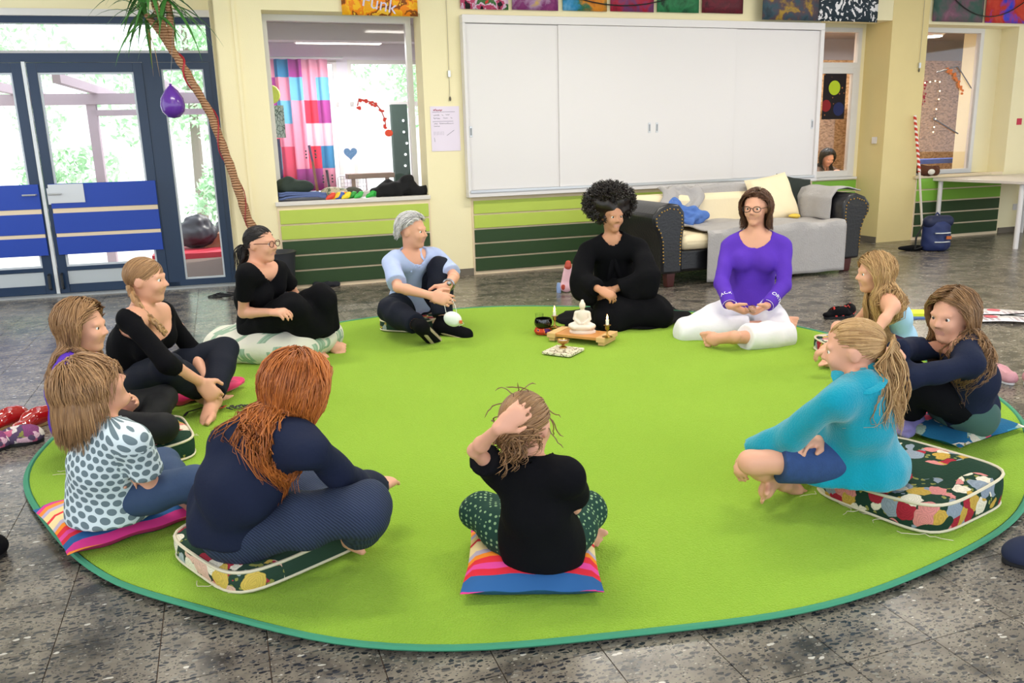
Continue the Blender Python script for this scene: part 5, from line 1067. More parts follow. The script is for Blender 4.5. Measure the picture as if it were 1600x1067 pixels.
# ---------------------------------------------------------------- floor cushions
def floral(name,base,seed,cols=('#a82a3a','#d98a86','#e8dcc8','#c8a24a','#8f9aa8')):
    N=NT(name,rough=.85,spec=.15); c=N.coord('Object'); of=N.n('VectorMath',operation='ADD'); of.inputs[1].default_value=(seed,seed*.7,seed*.3); N.l(c,of.inputs[0]); v=of.outputs[0]
    wv=N.n('VectorMath',operation='ADD'); sc=N.n('VectorMath',operation='SCALE'); sc.inputs['Scale'].default_value=.035; N.l(N.noise(v,26,2,'Color'),sc.inputs[0]); N.l(v,wv.inputs[0]); N.l(sc.outputs[0],wv.inputs[1]); v2=wv.outputs[0]
    vo=N.n('TexVoronoi'); vo.inputs['Scale'].default_value=16; N.l(v2,vo.inputs['Vector']); s=N.n('SeparateColor'); N.l(vo.outputs['Color'],s.inputs[0])
    k=len(cols); fc=N.ramp(s.outputs[0],[(i/k,c_) for i,c_ in enumerate(cols)],'CONSTANT')
    pet=N.math('MULTIPLY_ADD',N.math('SINE',N.math('MULTIPLY',vo.outputs['Distance'],60.)),.10,.90); fcs=N.n('VectorMath',operation='SCALE'); N.l(fc,fcs.inputs[0]); N.l(pet,fcs.inputs['Scale'])
    clus=N.math('GREATER_THAN',N.noise(v,5.5,1),.47); fm=N.math('MULTIPLY',N.math('LESS_THAN',vo.outputs['Distance'],.62),clus)
    leaf=N.math('MULTIPLY',N.math('LESS_THAN',N.voro(v2,30),.28),N.math('GREATER_THAN',N.noise(v,5.5,1),.46))
    col=N.mix(leaf,base,'#8a8a4a'); col=N.mix(fm,col,fcs.outputs[0]); N.bump(N.noise(c,120,2),.2); return N.col(col)
FLOR=floral('rose_upholstery','#1f3a2c',1.3); FLOR2=floral('rose_upholstery_pale','#2c4236',5.1,('#b83a4a','#e2b8a8','#efe6d2','#d8b85a','#b0b8c0')); BLUEF=floral('blue_floral','#1f5f86',8.2,('#d84a6a','#e8dcd0','#9ab0a0','#d0c8b8','#3a86a8'))
PIPE=mat('cream_piping','#d8cdb4',rough=.9)
def box_cushion(loc,rz,w,d,h,m,label,dent=None,thread=0,sag=.02):
    e=empty('floor_cushion',(loc[0],loc[1],.018),rz); tag(e,label,'cushion','cushions around the rug')
    n=16; b=MB(); g=np.random.default_rng(int(w*1000)); 
    def top(x,y):
        z=h+.006*math.sin(7*x+3*y)
        if dent: z-=dent[2]*math.exp(-((x-dent[0])**2+(y-dent[1])**2)/(2*.16**2))
        return z
    r=.04
    def pt(a,c):   # c 0..1 runs bottom centre -> side -> top centre
        t=2*math.pi*a; q=max(abs(math.cos(t)),abs(math.sin(t))); k=(abs(math.cos(t))**5+abs(math.sin(t))**5)**(-1/5)
        ex_,ey_=math.cos(t)*k*w/2,math.sin(t)*k*d/2
        if c<.25: f=c/.25; s_,z=f*.97,0.
        elif c<.70: f=(c-.25)/.45; s_=1+.022*math.sin(math.pi*f); z=None
        else: f=1-(c-.70)/.30; s_,z=f*.985,-1
        x,y=ex_*s_,ey_*s_
        if z is None: z=f*top(x,y)
        elif z==-1: z=top(x,y)+.012*(1-f**6)
        return (x,y,z)
    b.grid(pt,64,22,True); body=part('cover',b,m,e)
    for zz in (0,1):
        b=MB(); pts=[]
        for i in range(65):
            t=2*math.pi*i/64; k=(abs(math.cos(t))**5+abs(math.sin(t))**5)**(-1/5); x,y=math.cos(t)*k*w/2*1.0,math.sin(t)*k*d/2*1.0; pts.append((x*1.005,y*1.005,top(x,y)-.002 if zz else .006))
        b.tube(pts,.0055,6,cap=False); part('piping',b,PIPE,e)
    if thread:
        b=MB()
        for i in range(thread):
            x=g.choice([-1,1])*w/2*1.0; y=g.uniform(-.45,.45)*d; p=np.array([x,y,.01]); path=[p]
            dd=unit(np.array([np.sign(x),g.normal()*.8,0]))
            for k in range(5): dd=unit(dd+g.normal(size=3)*np.array([.7,.7,0])); p=p+dd*.018; path.append(np.array([p[0],p[1],.006]))
            b.tube(path,.0012,4)
        o=part('loose_threads',b,PIPE,e); o['kind']='stuff'
    return e
def stripes():
    N=NT('candy_stripe',rough=.8,spec=.2); x,y,z=N.sep(N.coord('Object')); f=N.math('FRACT',N.math('MULTIPLY_ADD',y,2.45,.5))
    return N.col(N.ramp(f,[(0,'#2f5f98'),(.12,'#d82a3c'),(.20,'#e0489a'),(.28,'#e0303c'),(.36,'#f08a2a'),(.43,'#b8a8bc'),(.50,'#e8cf9a'),(.64,'#d8303c'),(.69,'#e8c88a'),(.80,'#b0a4c0'),(.86,'#f08a3a'),(.93,'#d83a8a')],'CONSTANT'))
STR=stripes()
def pillow(loc,rz,w,d,h,m,label,tilt=0,seed=1):
    b=pillow_mesh(w,d,h,seed=seed); o=part('floor_pillow',b,m); o.location=(loc[0],loc[1],.018+h*.42); o.rotation_euler=(tilt,0,rz); tag(o,label,'cushion','cushions around the rug'); return o
R_=math.radians
box_cushion((1.44,2.825),R_(33),.50,.50,.115,FLOR,'thick dark green rose-print cushion with frayed seams beside the turquoise jacket',dent=(-.12,.05,.03),thread=14)
pillow((1.95,3.53),R_(29),.48,.44,.06,BLUEF,'blue pillow with pale flowers under the girl with folded arms',seed=2)
pillow((.045,2.375),R_(-2),.42,.42,.075,STR,'candy-striped pillow under the child in black t-shirt',seed=3)
box_cushion((-.825,2.575),R_(46),.54,.48,.08,FLOR2,'green rose-print cushion under the girl with auburn hair',dent=(-.03,0,.02),thread=6)
pillow((-1.45,2.815),R_(41),.48,.48,.075,STR,'candy-striped pillow under the child in polka dots',seed=4)
box_cushion((-1.70,3.48),R_(30),.48,.44,.085,FLOR,'green rose-print cushion under the girl in purple t-shirt',dent=(0,0,.02),thread=4)
box_cushion((-.72,6.02),R_(-20),.42,.42,.085,FLOR2,'green rose-print cushion under the man in the light blue shirt',dent=(0,0,.02))
box_cushion((2.13,4.86),R_(-80),.50,.44,.085,FLOR,'green rose-print cushion under the girl in the tank top',dent=(0,0,.02))
pillow((1.66,5.80),R_(35),.46,.46,.06,floral('teal_red_print','#24606a',3.3,('#b83a3a','#d8b04a','#3a8a86','#1f4a56','#c8683a')),'flat teal and red patterned pillow under the woman in white trousers',seed=6)
def pouf():
    N=NT('cactus_print',rough=.9,spec=.1); x,y,z=N.sep(N.coord('Object')); u=N.math('MULTIPLY',N.math('SUBTRACT',N.math('MULTIPLY',x,.8),N.math('MULTIPLY',y,.6)),6.5); v=N.math('MULTIPLY',N.math('ADD',z,N.math('MULTIPLY',N.math('ADD',x,y),-.05)),6.2)
    row=N.math('FLOOR',v); fx=N.math('SUBTRACT',N.math('FRACT',N.math('ADD',u,N.math('MULTIPLY',row,.5))),.5); fy=N.math('SUBTRACT',N.math('FRACT',v),.5); ax=N.math('ABSOLUTE',fx)
    stem=N.math('MULTIPLY',N.math('LESS_THAN',ax,.11),N.math('LESS_THAN',N.math('ABSOLUTE',fy),.42)); arm=N.math('MULTIPLY',N.math('MULTIPLY',N.math('GREATER_THAN',ax,.17),N.math('LESS_THAN',ax,.27)),N.math('MULTIPLY',N.math('GREATER_THAN',fy,-.12),N.math('LESS_THAN',fy,.25)))
    bar=N.math('MULTIPLY',N.math('LESS_THAN',ax,.27),N.math('MULTIPLY',N.math('GREATER_THAN',fy,-.14),N.math('LESS_THAN',fy,-.04))); k=N.math('MINIMUM',N.math('ADD',N.math('ADD',stem,arm),bar),1.)
    rib=N.math('MULTIPLY_ADD',N.math('SINE',N.math('MULTIPLY',fx,60.)),.12,.88); gc=N.n('VectorMath',operation='SCALE'); gc.inputs[0].default_value=srgb('#9fb8a2'); N.l(rib,gc.inputs['Scale'])
    N.bump(N.noise(N.coord('Object'),12,3),.35,.02); N.col(N.mix(k,'#dcd8cc',gc.outputs[0]))
    o=lump('cactus_pouf',[ell((0,0,.11),(.42,.38,.14),k=.08),cap((-.26,-.2,.09),(.26,-.2,.09),.12,.12,None,1,.08),cap((-.24,.2,.10),(.24,.2,.10),.12,.12,None,1,.08)],N.m,'white pouf printed with green cacti under the woman in black','pouf',h=.014,wr=.010,seed=31,waves=(2,6),loc=(-1.56,5.33,.0),halves=[(np.array([0,0,.016]),np.array([0,0,-1.]))])
    o.rotation_euler=(0,0,R_(-18))
pouf()
# ---------------------------------------------------------------- altar in the ring
def altar():
    wd=mat('honey_wood','#c88a4a',rough=.5,var=.12,vscale=14); pale=mat('pale_wood','#ddb27a',rough=.5)
    e=empty('wooden_stand',(.475,5.43,.018),R_(-30)); tag(e,'low wooden footed board carrying the Buddha statuette','stand')
    b=MB(); b.box((-.20,-.10,.03),(.20,.10,.05)); part('board',b,wd,e,smooth=False,bevel=.003)
    for x in (-.18,.18):
        b=MB(); b.box((x-.03,-.115,.022),(x+.03,.115,.055)); part('end_cleat',b,pale,e,smooth=False,bevel=.003)
        b=MB(); b.box((x-.02,-.10,0),(x+.02,.10,.024)); part('foot',b,pale,e,smooth=False)
    st=mat('white_stone','#e6d8cc',rough=.6)
    pr=[ell((0,0,.035),(.085,.06,.035),k=.01),cap((-.05,0,.012),(.05,0,.012),.016,.016,None,1,.01),ell((0,0,.105),(.038,.03,.05),k=.02),cap((-.035,0,.135),(.035,0,.135),.014,.014,None,1,.015),ell((0,-.002,.185),(.021,.023,.028),k=.006),ell((0,.002,.213),(.011,.011,.012),k=.005),cap((0,0,.15),(0,0,.17),.011,.011,None,1,.008),
        cap((-.044,0,.132),(-.052,-.012,.095),.012,.010,None,1,.008),cap((.044,0,.132),(.052,-.012,.095),.012,.010,None,1,.008),cap((-.052,-.012,.095),(-.012,-.042,.068),.010,.009,None,1,.006),cap((.052,-.012,.095),(.012,-.042,.068),.010,.009,None,1,.006),cap((-.03,-.01,.06),(-.075,-.03,.05),.024,.018,None,1,.01),cap((.03,-.01,.06),(.075,-.03,.05),.024,.018,None,1,.01),cap((-.07,-.04,.045),(.05,-.05,.04),.014,.014,None,1,.006),cap((.07,-.04,.045),(-.05,-.05,.04),.014,.014,None,1,.006)]
    me,_,_=blobmesh('buddha',pr,.0035); o=link('buddha_statuette',me,st); o.location=(.478,5.445,.068); o.rotation_euler=(0,0,R_(-12)); tag(o,'small white stone seated Buddha on the wooden stand','statuette')
    b=MB(); b.lathe([(.05,-.018),(.088,-.018),(.09,0),(.082,.006)],(0,0,.012),24); q=part('plinth',b,st,o); q.scale=(1,.72,1)
    br=BRASS
    for x,y,lb in ((.30,5.62,'brass candlestick with burning candle beside the singing bowl'),(.625,5.27,'brass candlestick with burning candle on the free end of the wooden stand')):
        e=empty('candlestick',(x,y,.07 if y<5.5 else .068),0); tag(e,lb,'candlestick','candlesticks by the Buddha')
        b=MB(); b.lathe([(.034,0),(.034,.004),(.012,.012),(.006,.02),(.005,.045),(.010,.05),(.014,.058),(.012,.075),(.024,.08),(.024,.083),(.010,.084)],(0,0,0),18); part('holder',b,br,e)
        b=MB(); b.lathe([(.0105,.083),(.0105,.115),(.006,.117)],(0,0,0),14); part('candle',b,mat('candle_wax','#f4efe2',rough=.5),e)
        b=MB(); b.lathe([(.001,.117),(.0055,.124),(.006,.131),(.003,.143),(.0006,.152)],(0,0,0),10); part('flame',b,mat('flame','#ffd080',emit=('#ffb050',40.)),e)
    e=empty('brass_stopper',(.36,5.72,.018)); tag(e,'tiny brass cup behind the wooden stand','cup'); b=MB(); b.lathe([(.016,0),(.01,.01),(.006,.02),(.014,.03)],(0,0,0),12); part('cup',b,br,e)
    e=empty('singing_bowl',(.222,5.66,.018)); tag(e,'glossy black singing bowl beside the wooden stand','bowl')
    b=MB(); b.lathe([(.02,.04),(.045,.042),(.062,.065),(.064,.085),(.056,.108),(.052,.108),(.058,.085),(.05,.06),(.01,.05)],(0,0,0),28); part('bowl',b,mat('black_gloss','#08080a',rough=.08,coat=.5),e)
    N=NT('ring_cushion_print',rough=.8); N.col(N.ramp(N.noise(N.coord('Object'),22,1),[(.40,'#c8402a'),(.52,'#e8783a'),(.60,'#54246a')],'CONSTANT')); b=MB(); b.lathe([(.03,.004),(.055,.0),(.066,.02),(.055,.042),(.03,.044)],(0,0,0),26); part('ring_cushion',b,N.m,e)
    e=empty('drinking_glass',(.205,5.92,.018)); tag(e,'small clear drinking glass behind the singing bowl','glass'); b=MB(); b.lathe([(.026,0),(.03,.09),(.028,.09),(.024,.004)],(0,0,0),18); part('glass',b,mat('glass_clear','#f2f6f8',rough=.02,trans=1),e)
    e=empty('bell_striker',(.34,5.78,.03),R_(20)); tag(e,'black padded striker lying by the kneeling woman','striker'); b=MB(); b.tube([(-.07,0,0),(.06,0,0)],.008,8); part('handle',b,BLACK,e); b=MB(); b.tube([(.05,0,0),(.10,0,0)],.016,10); part('padded_head',b,BLACK,e)
    N=NT('marbled_tile',rough=.5); N.col(N.mix(N.math('LESS_THAN',N.voro(N.coord('Object'),28,'DISTANCE_TO_EDGE'),.05),'#e6dcc6','#7a6a54'))
    e=empty('stone_tile',(.325,5.11,.018),R_(-32)); tag(e,'pale patterned stone tile in front of the Buddha','tile'); b=MB(); b.box((-.10,-.10,0),(.10,.10,.016)); part('slab',b,N.m,e,smooth=False,bevel=.002); b=MB(); b.box((-.065,-.065,.016),(.065,.065,.026)); part('folded_cloth',b,N.m,e,smooth=False,bevel=.003)
    e=empty('incense_bowl',(.325,5.12,.045)); tag(e,'small brass footed incense bowl on the stone tile','bowl'); b=MB(); b.lathe([(.026,0),(.024,.006),(.009,.014),(.010,.022),(.034,.034),(.042,.052),(.039,.053),(.030,.038),(.004,.03)],(0,0,0),22); part('bowl',b,br,e); b=MB(); b.lathe([(.034,.044),(.001,.046)],(0,0,0),16); part('ash',b,mat('ash','#b9aba4',rough=1),e)
altar()
# ---------------------------------------------------------------- small things on the rug and floor
def shoe(loc,rz,m,sole,label,L=.24,w=.085,open_=False,name='shoe',hgt=.075,cat='shoe',group=None,strap=None,inner=None):
    e=empty(name,loc,rz); tag(e,label,cat,group)
    hl=[cap((-L*.36,0,hgt*.55),(-L*.30,0,hgt*.55),w*.42,w*.42,None,1,.02)] if not open_ else []
    me,_,_=blobmesh('upper',[cap((-L*.1,0,.045),(L*.33,0,.038),w*.46,w*.44,np.array([0,0,1.]),.8,.03),cap((0,0,.05),(.06,0,.045),w*.44,w*.44,None,1,.03),cap((-L*.36,0,.03),(L*.3,0,.03),w*.40,w*.43,np.array([0,0,1.]),.6,.02)]+hl,.0055,0,.03,1,0,1,[cap((-L*.30,0,.085),(-L*.02,0,.10),w*.34,w*.36,None,1,0.)] ,[(np.array([0,0,.014]),np.array([0,0,-1.]))]); link('upper',me,m,e)
    b=MB(); pts=[]
    for k in range(28):
        t=2*math.pi*k/28; x=math.cos(t)*L*.5; pts.append((x,math.sin(t)*w*.5*(1.05 if x>0 else .88)))
    b.prism(pts,0,.022); part('sole',b,sole,e,bevel=.005)
    if strap:
        b=MB(); b.tube([(.01,-w*.5,.03),(.015,0,.092),(.01,w*.5,.03)],.010,6,flat=.4); part('strap',b,strap,e)
    return e
redl=mat('red_lacquer','#a8141a',rough=.12,coat=.8); wsole=mat('cork_sole','#a8845a',rough=.8); rub=mat('black_rubber','#17171a',rough=.8); wsl=mat('white_rubber','#e6e4e6',rough=.6)
g1='shoes left on the floor'
shoe((-2.56,3.98,0),R_(78),redl,wsole,'red lacquered clog next to its pair behind the floral slippers',L=.25,w=.10,open_=True,name='clog',cat='clog',group=g1); shoe((-2.41,3.97,0),R_(74),redl,wsole,'red lacquered clog nearer the edge of the rug',L=.25,w=.10,open_=True,name='clog',cat='clog',group=g1)
SLF=floral('slipper_print','#5a4a66',2.2,('#c86a8a','#e0b8c8','#7a8ab8','#e8dcd8','#8a4a7a')); SLF.node_tree.nodes
shoe((-2.36,3.70,0),R_(20),SLF,rub,'purple floral slipper with black sole in front of the red clogs',L=.25,w=.10,open_=True,name='slipper',cat='slipper',group=g1); shoe((-2.47,3.62,0),R_(24),SLF,rub,'purple floral slipper half out of sight by the red clogs',L=.25,w=.10,open_=True,name='slipper',cat='slipper',group=g1)
pk=mat('pink_knit','#c9939c',rough=.9,bump=.3,nscale=150); pin=mat('pink_lining','#d8b0b4')
shoe((2.64,4.30,0),R_(95),pk,wsl,'pink slip-on sneaker standing beside its pair near the navy sweater',L=.22,w=.085,name='sneaker',cat='sneaker',group=g1,strap=None); shoe((2.74,4.16,0),R_(68),pk,wsl,'pink slip-on sneaker turned slightly outward',L=.22,w=.085,name='sneaker',cat='sneaker',group=g1)
shoe((1.645,2.33,0),R_(170),mat('navy_suede','#1c2440',rough=.9),rub,'dark navy shoe with serrated sole at the rug edge',L=.26,w=.10,name='shoe',group=g1)
shoe((-1.80,2.50,0),R_(80),BLACK,rub,'black shoe just inside view beside the left rug edge',L=.26,w=.10,name='shoe',group=g1)
for (x,y,a,lb) in ((2.40,5.98,20,'black sandal with red straps leaning on its pair'),(2.52,6.05,60,'black sandal with red straps lying tilted')):
    e=shoe((x,y,0),R_(a),BLACK,rub,lb,L=.21,w=.085,open_=True,name='sandal',cat='sandal',group=g1)
    rs=mat('red_strap','#b82a20',rough=.7)
    for q in (-.03,.03,.07): b=MB(); b.tube([(q,-.045,.02),(q+.01,0,.085),(q-.01,.045,.02)],.009,6,flat=.35); part('strap',b,rs,e)
def scarf():
    m=mat('hot_pink_silk','#e01f6a',rough=.45,sheen=.3,bump=.1)
    me,_,_=blobmesh('scarf',[ell((-.12,-.05,.035),(.10,.07,.04),k=.03),ell((0,.0,.028),(.08,.05,.03),k=.03),ell((.12,.10,.035),(.09,.05,.035),rotm('Z',.5),.03)],.008,0,.05,2,.010,5,[cap((-.15,-.06,.08),(-.08,-.04,.07),.025,.03,None,1,0.)],[(np.array([0,0,.004]),np.array([0,0,-1.]))],(5,14)); o=link('scarf',me,m); o.location=(-1.68,4.33,.016); o.rotation_euler=(0,0,R_(15)); tag(o,'crumpled hot pink scarf under the hand of the woman with a braid','scarf')
    e=empty('key_lanyard',(-1.56,4.09,.02),R_(15)); tag(e,'black lanyard strap with a bunch of keys on the rug','keys')
    b=MB(); b.tube([(-.13,-.06,.004),(-.12,.0,.004),(-.06,.045,.004),(.02,.05,.004),(.06,.03,.004)],.008,6,flat=.25); part('strap',b,rub,e); b=MB(); b.tube([(-.02,-.04,.006),(.05,.0,.008),(.065,.03,.008)],.007,6,flat=.3); part('red_tag',b,mat('red_tag','#b02824'),e)
    b=MB(); g=np.random.default_rng(3)
    for k in range(7): c=np.array([.08+.022*k*.7,-.005+g.uniform(-.02,.02),.008]); b.tube([c+.010*np.array([math.cos(t),math.sin(t),.2]) for t in np.linspace(0,6.28,9)],.0025,5,cap=False); b.cbox(c+np.array([.012,-.018,0]),(.008,.03,.003),rotm('Z',g.uniform(0,3)))
    part('keys',b,mat('key_steel','#4a4a4c',rough=.3,metal=.9),e)
scarf()
def papers():
    wp=mat('glossy_flyer','#ece6ea',rough=.35); bl=mat('flyer_blue','#4a6aa8',rough=.4); rd=mat('flyer_red','#d05a6a',rough=.4); ink=MATS['dark_ink']
    for k,(x,y,a,lb) in enumerate(((3.56,5.98,-14,'printed flyer with a red logo spot lying open on the floor'),(3.50,5.72,-16,'printed flyer with columns of text lying in front of the other flyer'))):
        e=empty('flyer',(x,y,.002+.004*k),R_(a)); tag(e,lb,'flyer','flyers on the floor'); b=MB(); b.grid(lambda u,v:(-.28+.56*u,-.10+.20*v,.004+.012*math.sin(math.pi*u)**2),12,3); part('sheet',b,wp,e,solid=.002)
        
        for x0_,x1_ in ((-.28,-.22),(.24,.28)): b=MB(); b.box((x0_,-.10,.006),(x1_,.10,.010)); part('blue_band',b,bl,e,smooth=False)
        b=MB(); b.lathe([(.045,.018),(.044,.0195)],(.02 if k==0 else -.08,.04,0),16); part('red_spot',b,rd,e)
        b=MB()
        for r in range(9): b.box((-.18+.04*r,-.08,.0155),(-.16+.04*r,.0 if k==0 else .05,.0165))
        part('print_lines',b,mat('pale_ink','#b8a8ae'),e,smooth=False)['kind']='stuff'
    e=empty('headphones',(3.86,5.86,.02),R_(30)); tag(e,'black headphones lying on the flyers','headphones')
    b=MB(); b.tube([(.09*math.cos(t),.09*math.sin(t),.03+.01*math.sin(t)) for t in np.linspace(.3,5.9,18)],.010,8,flat=.6); part('headband',b,rub,e)
    for s in (-1,1): b=MB(); b.lathe([(.02,-.012),(.034,-.01),(.036,.008),(.022,.012)],(.085,s*.035,.035),16,rotm('Y',1.2)); part('ear_cup',b,rub,e)
    b=MB(); b.tube([(-.08,.02,.01),(-.16,.06,.006),(-.25,.10,.006),(-.33,.12,.006)],.005,6); part('cable',b,rub,e)
    e=empty('yellow_box',(3.06,5.98,.0),R_(-8)); tag(e,'bright yellow-green card lying on a blue booklet behind the navy girl','card')
    b=MB(); b.box((-.13,-.09,.012),(.09,.07,.032)); part('card',b,mat('lime_card','#d8e02a',rough=.6),e,smooth=False); b=MB(); b.box((-.19,-.13,0),(.10,.05,.012)); part('booklet',b,bl,e,smooth=False)
papers()
def misc():
    e=empty('thermos_bag',(.50,7.36,0)); tag(e,'pink and white plastic pouch standing behind the robed woman','pouch')
    me,_,_=blobmesh('pouch',[cap((0,0,.05),(.02,0,.22),.05,.035,np.array([0,1.,0]),.5,.04),ell((0,0,.05),(.055,.03,.045),k=.02)],.008,0,.04,2,.004,3); link('pouch',me,mat('pale_pink_vinyl','#e6b8c4',rough=.2),e)
    me,_,_=blobmesh('cap',[cap((.02,0,.235),(.022,0,.265),.034,.026,None,1,.01)],.006); link('cap',me,mat('brick_red','#b0402c',rough=.5),e); me,_,_=blobmesh('patch',[ell((-.02,-.016,.055),(.028,.016,.035),k=.01)],.006); link('patch',me,mat('brick_red','#b0402c'),e)
    b=MB(); b.lathe([(.02,0),(.022,.05),(.015,.09)],(-.065,0,0),12); part('small_bottle',b,mat('blue_label','#8fa8d8',rough=.3),e)
    o=lump('dark_sock',[cap((-.12,0,.025),(0,0,.025),.03,.03,None,1,.03),cap((0,0,.025),(.10,.02,.02),.028,.024,None,1,.03)],mat('charcoal_knit','#23242c',rough=.95),'rolled charcoal sock on the floor by the green boards','sock',h=.008,wr=.006,seed=2,loc=(-1.79,8.02,0)); o.rotation_euler=(0,0,R_(15))
    b=MB(); g=np.random.default_rng(8); 
    for k in range(4): b.tube([(-2.72+.10*math.cos(t*1.0+k)+.03*k,7.62+.07*math.sin(t+k*.7),.008+.008*k) for t in np.linspace(0,5.2,20)],.006,6)
    o=part('coiled_cable',b,rub); tag(o,'coiled black cable lying on the floor by the entrance','cable')
    # palm with a ribbon-wound trunk, in a dark pot
    e=empty('potted_palm',(-2.30,7.68,0)); tag(e,'tall leaning yucca palm with red ribbon around its trunk','plant')
    b=MB(); b.lathe([(.13,0),(.17,.02),(.20,.36),(.215,.40),(.20,.40),(.17,.36),(.02,.35)],(.10,.0,0),24); part('pot',b,mat('charcoal_pot','#2c2e36',rough=.5),e)
    tr=np.array([(.11,0,.33),(-.088,-.03,.695),(-.191,-.06,1.187),(-.297,-.11,1.634),(-.459,-.16,2.011),(-.567,-.21,2.228)]); tt=np.linspace(0,5,40); C=np.array([np.interp(tt,range(6),tr[:,i]) for i in range(3)]).T
    b=MB(); b.tube(C,[.042-.0003*i+.004*math.sin(i*2.1) for i in range(40)],10); N=NT('palm_bark',rough=.9); w=N.n('TexWave',bands_direction='Z'); w.inputs['Scale'].default_value=14; w.inputs['Distortion'].default_value=4; N.l(N.coord('Object'),w.inputs['Vector']); N.bump(w.outputs['Fac'],.6,.02); N.col(N.mix(w.outputs['Fac'],'#8a5f40','#c49a78')); tk=part('trunk',b,N.m,e)
    b=MB(); rb=[c+.047*np.array([math.cos(i*.55),math.sin(i*.55),0]) for i,c in enumerate(C)]; b.tube(rb[3:],.009,6,flat=.4); part('red_ribbon',b,mat('red_ribbon','#a82430',rough=.5),tk)
    br=[]
    for (p,q) in (((-.567,-.21,2.228),(-.64,-.28,2.66)),((-.54,-.20,2.18),(-.70,-.26,2.46)),((-.55,-.2,2.2),(-.52,-.22,2.56))):
        b=MB(); b.tube([p,np.array(p)*.5+np.array(q)*.5+np.array([.01,0,0]),q],[.035,.03,.026],8); part('branch',b,N.m,e); br.append(q)
    lm=mat('palm_leaf','#3f7a34',rough=.45,var=.3,vscale=8); g=np.random.default_rng(12)
    for q in br:
        for k in range(22):
            a=g.uniform(0,6.28); el=g.uniform(-.5,1.1); L=g.uniform(.35,.62); d=np.array([math.cos(a)*math.cos(el),math.sin(a)*math.cos(el)*.7,math.sin(el)]); p=np.array(q)+np.array([0,0,g.uniform(-.08,.06)]); path=[p]
            for s in range(7): d=unit(d+np.array([0,0,-.20])); p=p+d*L/7; path.append(p)
            b=MB(); b.tube(path,[.012,.019,.02,.018,.014,.008,.004,.001],4,flat=.18); part('leaf',b,lm,e)
    for k in range(6):
        a=g.uniform(0,6.28); p=np.array(br[k%3])-np.array([0,0,.12]); b=MB(); b.tube([p,p+np.array([.05*math.cos(a),.03,-.15]),p+np.array([.08*math.cos(a),.03,-.38])],[.008,.006,.001],4,flat=.3); part('dry_leaf',b,mat('dry_leaf','#b08f60',rough=.8),e)
    e=empty('balloon',(-2.82,7.30,1.73)); tag(e,'purple balloon hanging from the palm','balloon'); b=MB(); b.lathe([(.001,-.125),(.05,-.115),(.09,-.07),(.10,-.02),(.09,.04),(.055,.10),(.02,.135),(.008,.145),(.014,.155)],(0,0,0),24); part('skin',b,mat('purple_latex','#5a2a94',rough=.25,coat=.3),e); b=MB(); b.tube([(0,0,.15),(.02,.1,.5),(.05,.2,.85)],.0015,4); part('string',b,mat('thin_string','#8a8a8a'),e)
    # right-hand corner
    e=empty('table',wallpt(7.85,-1.45,0),WR); tag(e,'white table standing out from the right window','table'); b=MB(); b.box((0,0,.725),(1.6,1.42,.76)); part('table_top',b,mat('pale_table_top','#dcd2cc',rough=.35),e,smooth=False,bevel=.005)
    for x,y in ((.06,.22),(1.5,.22),(.06,1.35),(1.5,1.35)): b=MB(); b.tube([(x,y,0),(x,y,.725)],.028,12); part('leg',b,WHITE,e)
    e=empty('striped_pole',wallpt(7.47,-.125,0),WR); tag(e,'tall pole wound with red and white tape leaning on the ochre pillar','pole')
    N=NT('barrier_tape',rough=.5); x,y,z=N.sep(N.coord('Object')); N.col(N.mix(N.math('GREATER_THAN',N.math('FRACT',N.math('MULTIPLY',N.math('ADD',z,N.math('MULTIPLY',x,.6)),16.)),.45),'#ece4e0','#c83a28')); b=MB(); b.tube([(.03,-.03,.85),(0,.085,1.52)],.017,8); part('taped_end',b,N.m,e); b=MB(); b.tube([(.07,-.14,0),(.03,-.03,.85)],.014,8); part('shaft',b,mat('pale_pole','#d9cfc4',rough=.5),e)
    e=empty('school_backpack',(4.86,9.42,0),R_(10)); tag(e,'dark blue school backpack with reflective stripes by the ochre pillar','backpack'); nv=mat('navy_nylon','#1b2a5c',rough=.6,bump=.1)
    me,_,_=blobmesh('bag_body',[cap((-.07,0,.07),(-.07,0,.30),.09,.085,None,1,.05),cap((.09,0,.07),(.09,0,.29),.09,.08,None,1,.05),cap((0,-.04,.08),(0,-.04,.26),.10,.09,None,1,.05)],.010,0,.05,2,.003,2,(),[(np.array([0,0,.005]),np.array([0,0,-1.]))]); link('bag_body',me,nv,e)
    me,_,_=blobmesh('lid',[cap((-.10,-.02,.33),(.12,-.02,.33),.075,.07,None,1,.04)],.010,0,.05,2); link('lid',me,mat('dark_navy_nylon','#121c40',rough=.6),e)
    for z in (.11,.21): b=MB(); b.tube([(-.09+.036*k,-.118-.022*math.sin(math.pi*k/5),z) for k in range(6)],.018,6,flat=.4); part('reflective_stripe',b,mat('reflective_silver','#dfe2e4',rough=.3,emit=None),e)
    b=MB(); b.cbox((.06,-.15,.16),(.06,.01,.035)); part('badge',b,mat('orange_badge','#b8602a'),e); b=MB(); b.tube([(-.03,0,.39),(0,-.0,.43),(.04,0,.39)],.010,8); part('carry_handle',b,nv,e)
    b=MB(); b.tube([(-.15,.02,.30),(-.24,.0,.16),(-.26,-.02,.03),(-.14,0,.05)],.014,6,flat=.5); part('shoulder_strap',b,rub,e)
    o=lump('black_bag',[ell((0,0,.03),(.14,.06,.035)),ell((.10,.02,.03),(.08,.05,.03))],BLACK,'flat black pouch lying beside the school backpack','pouch',loc=(4.60,9.45,0),wr=.006)
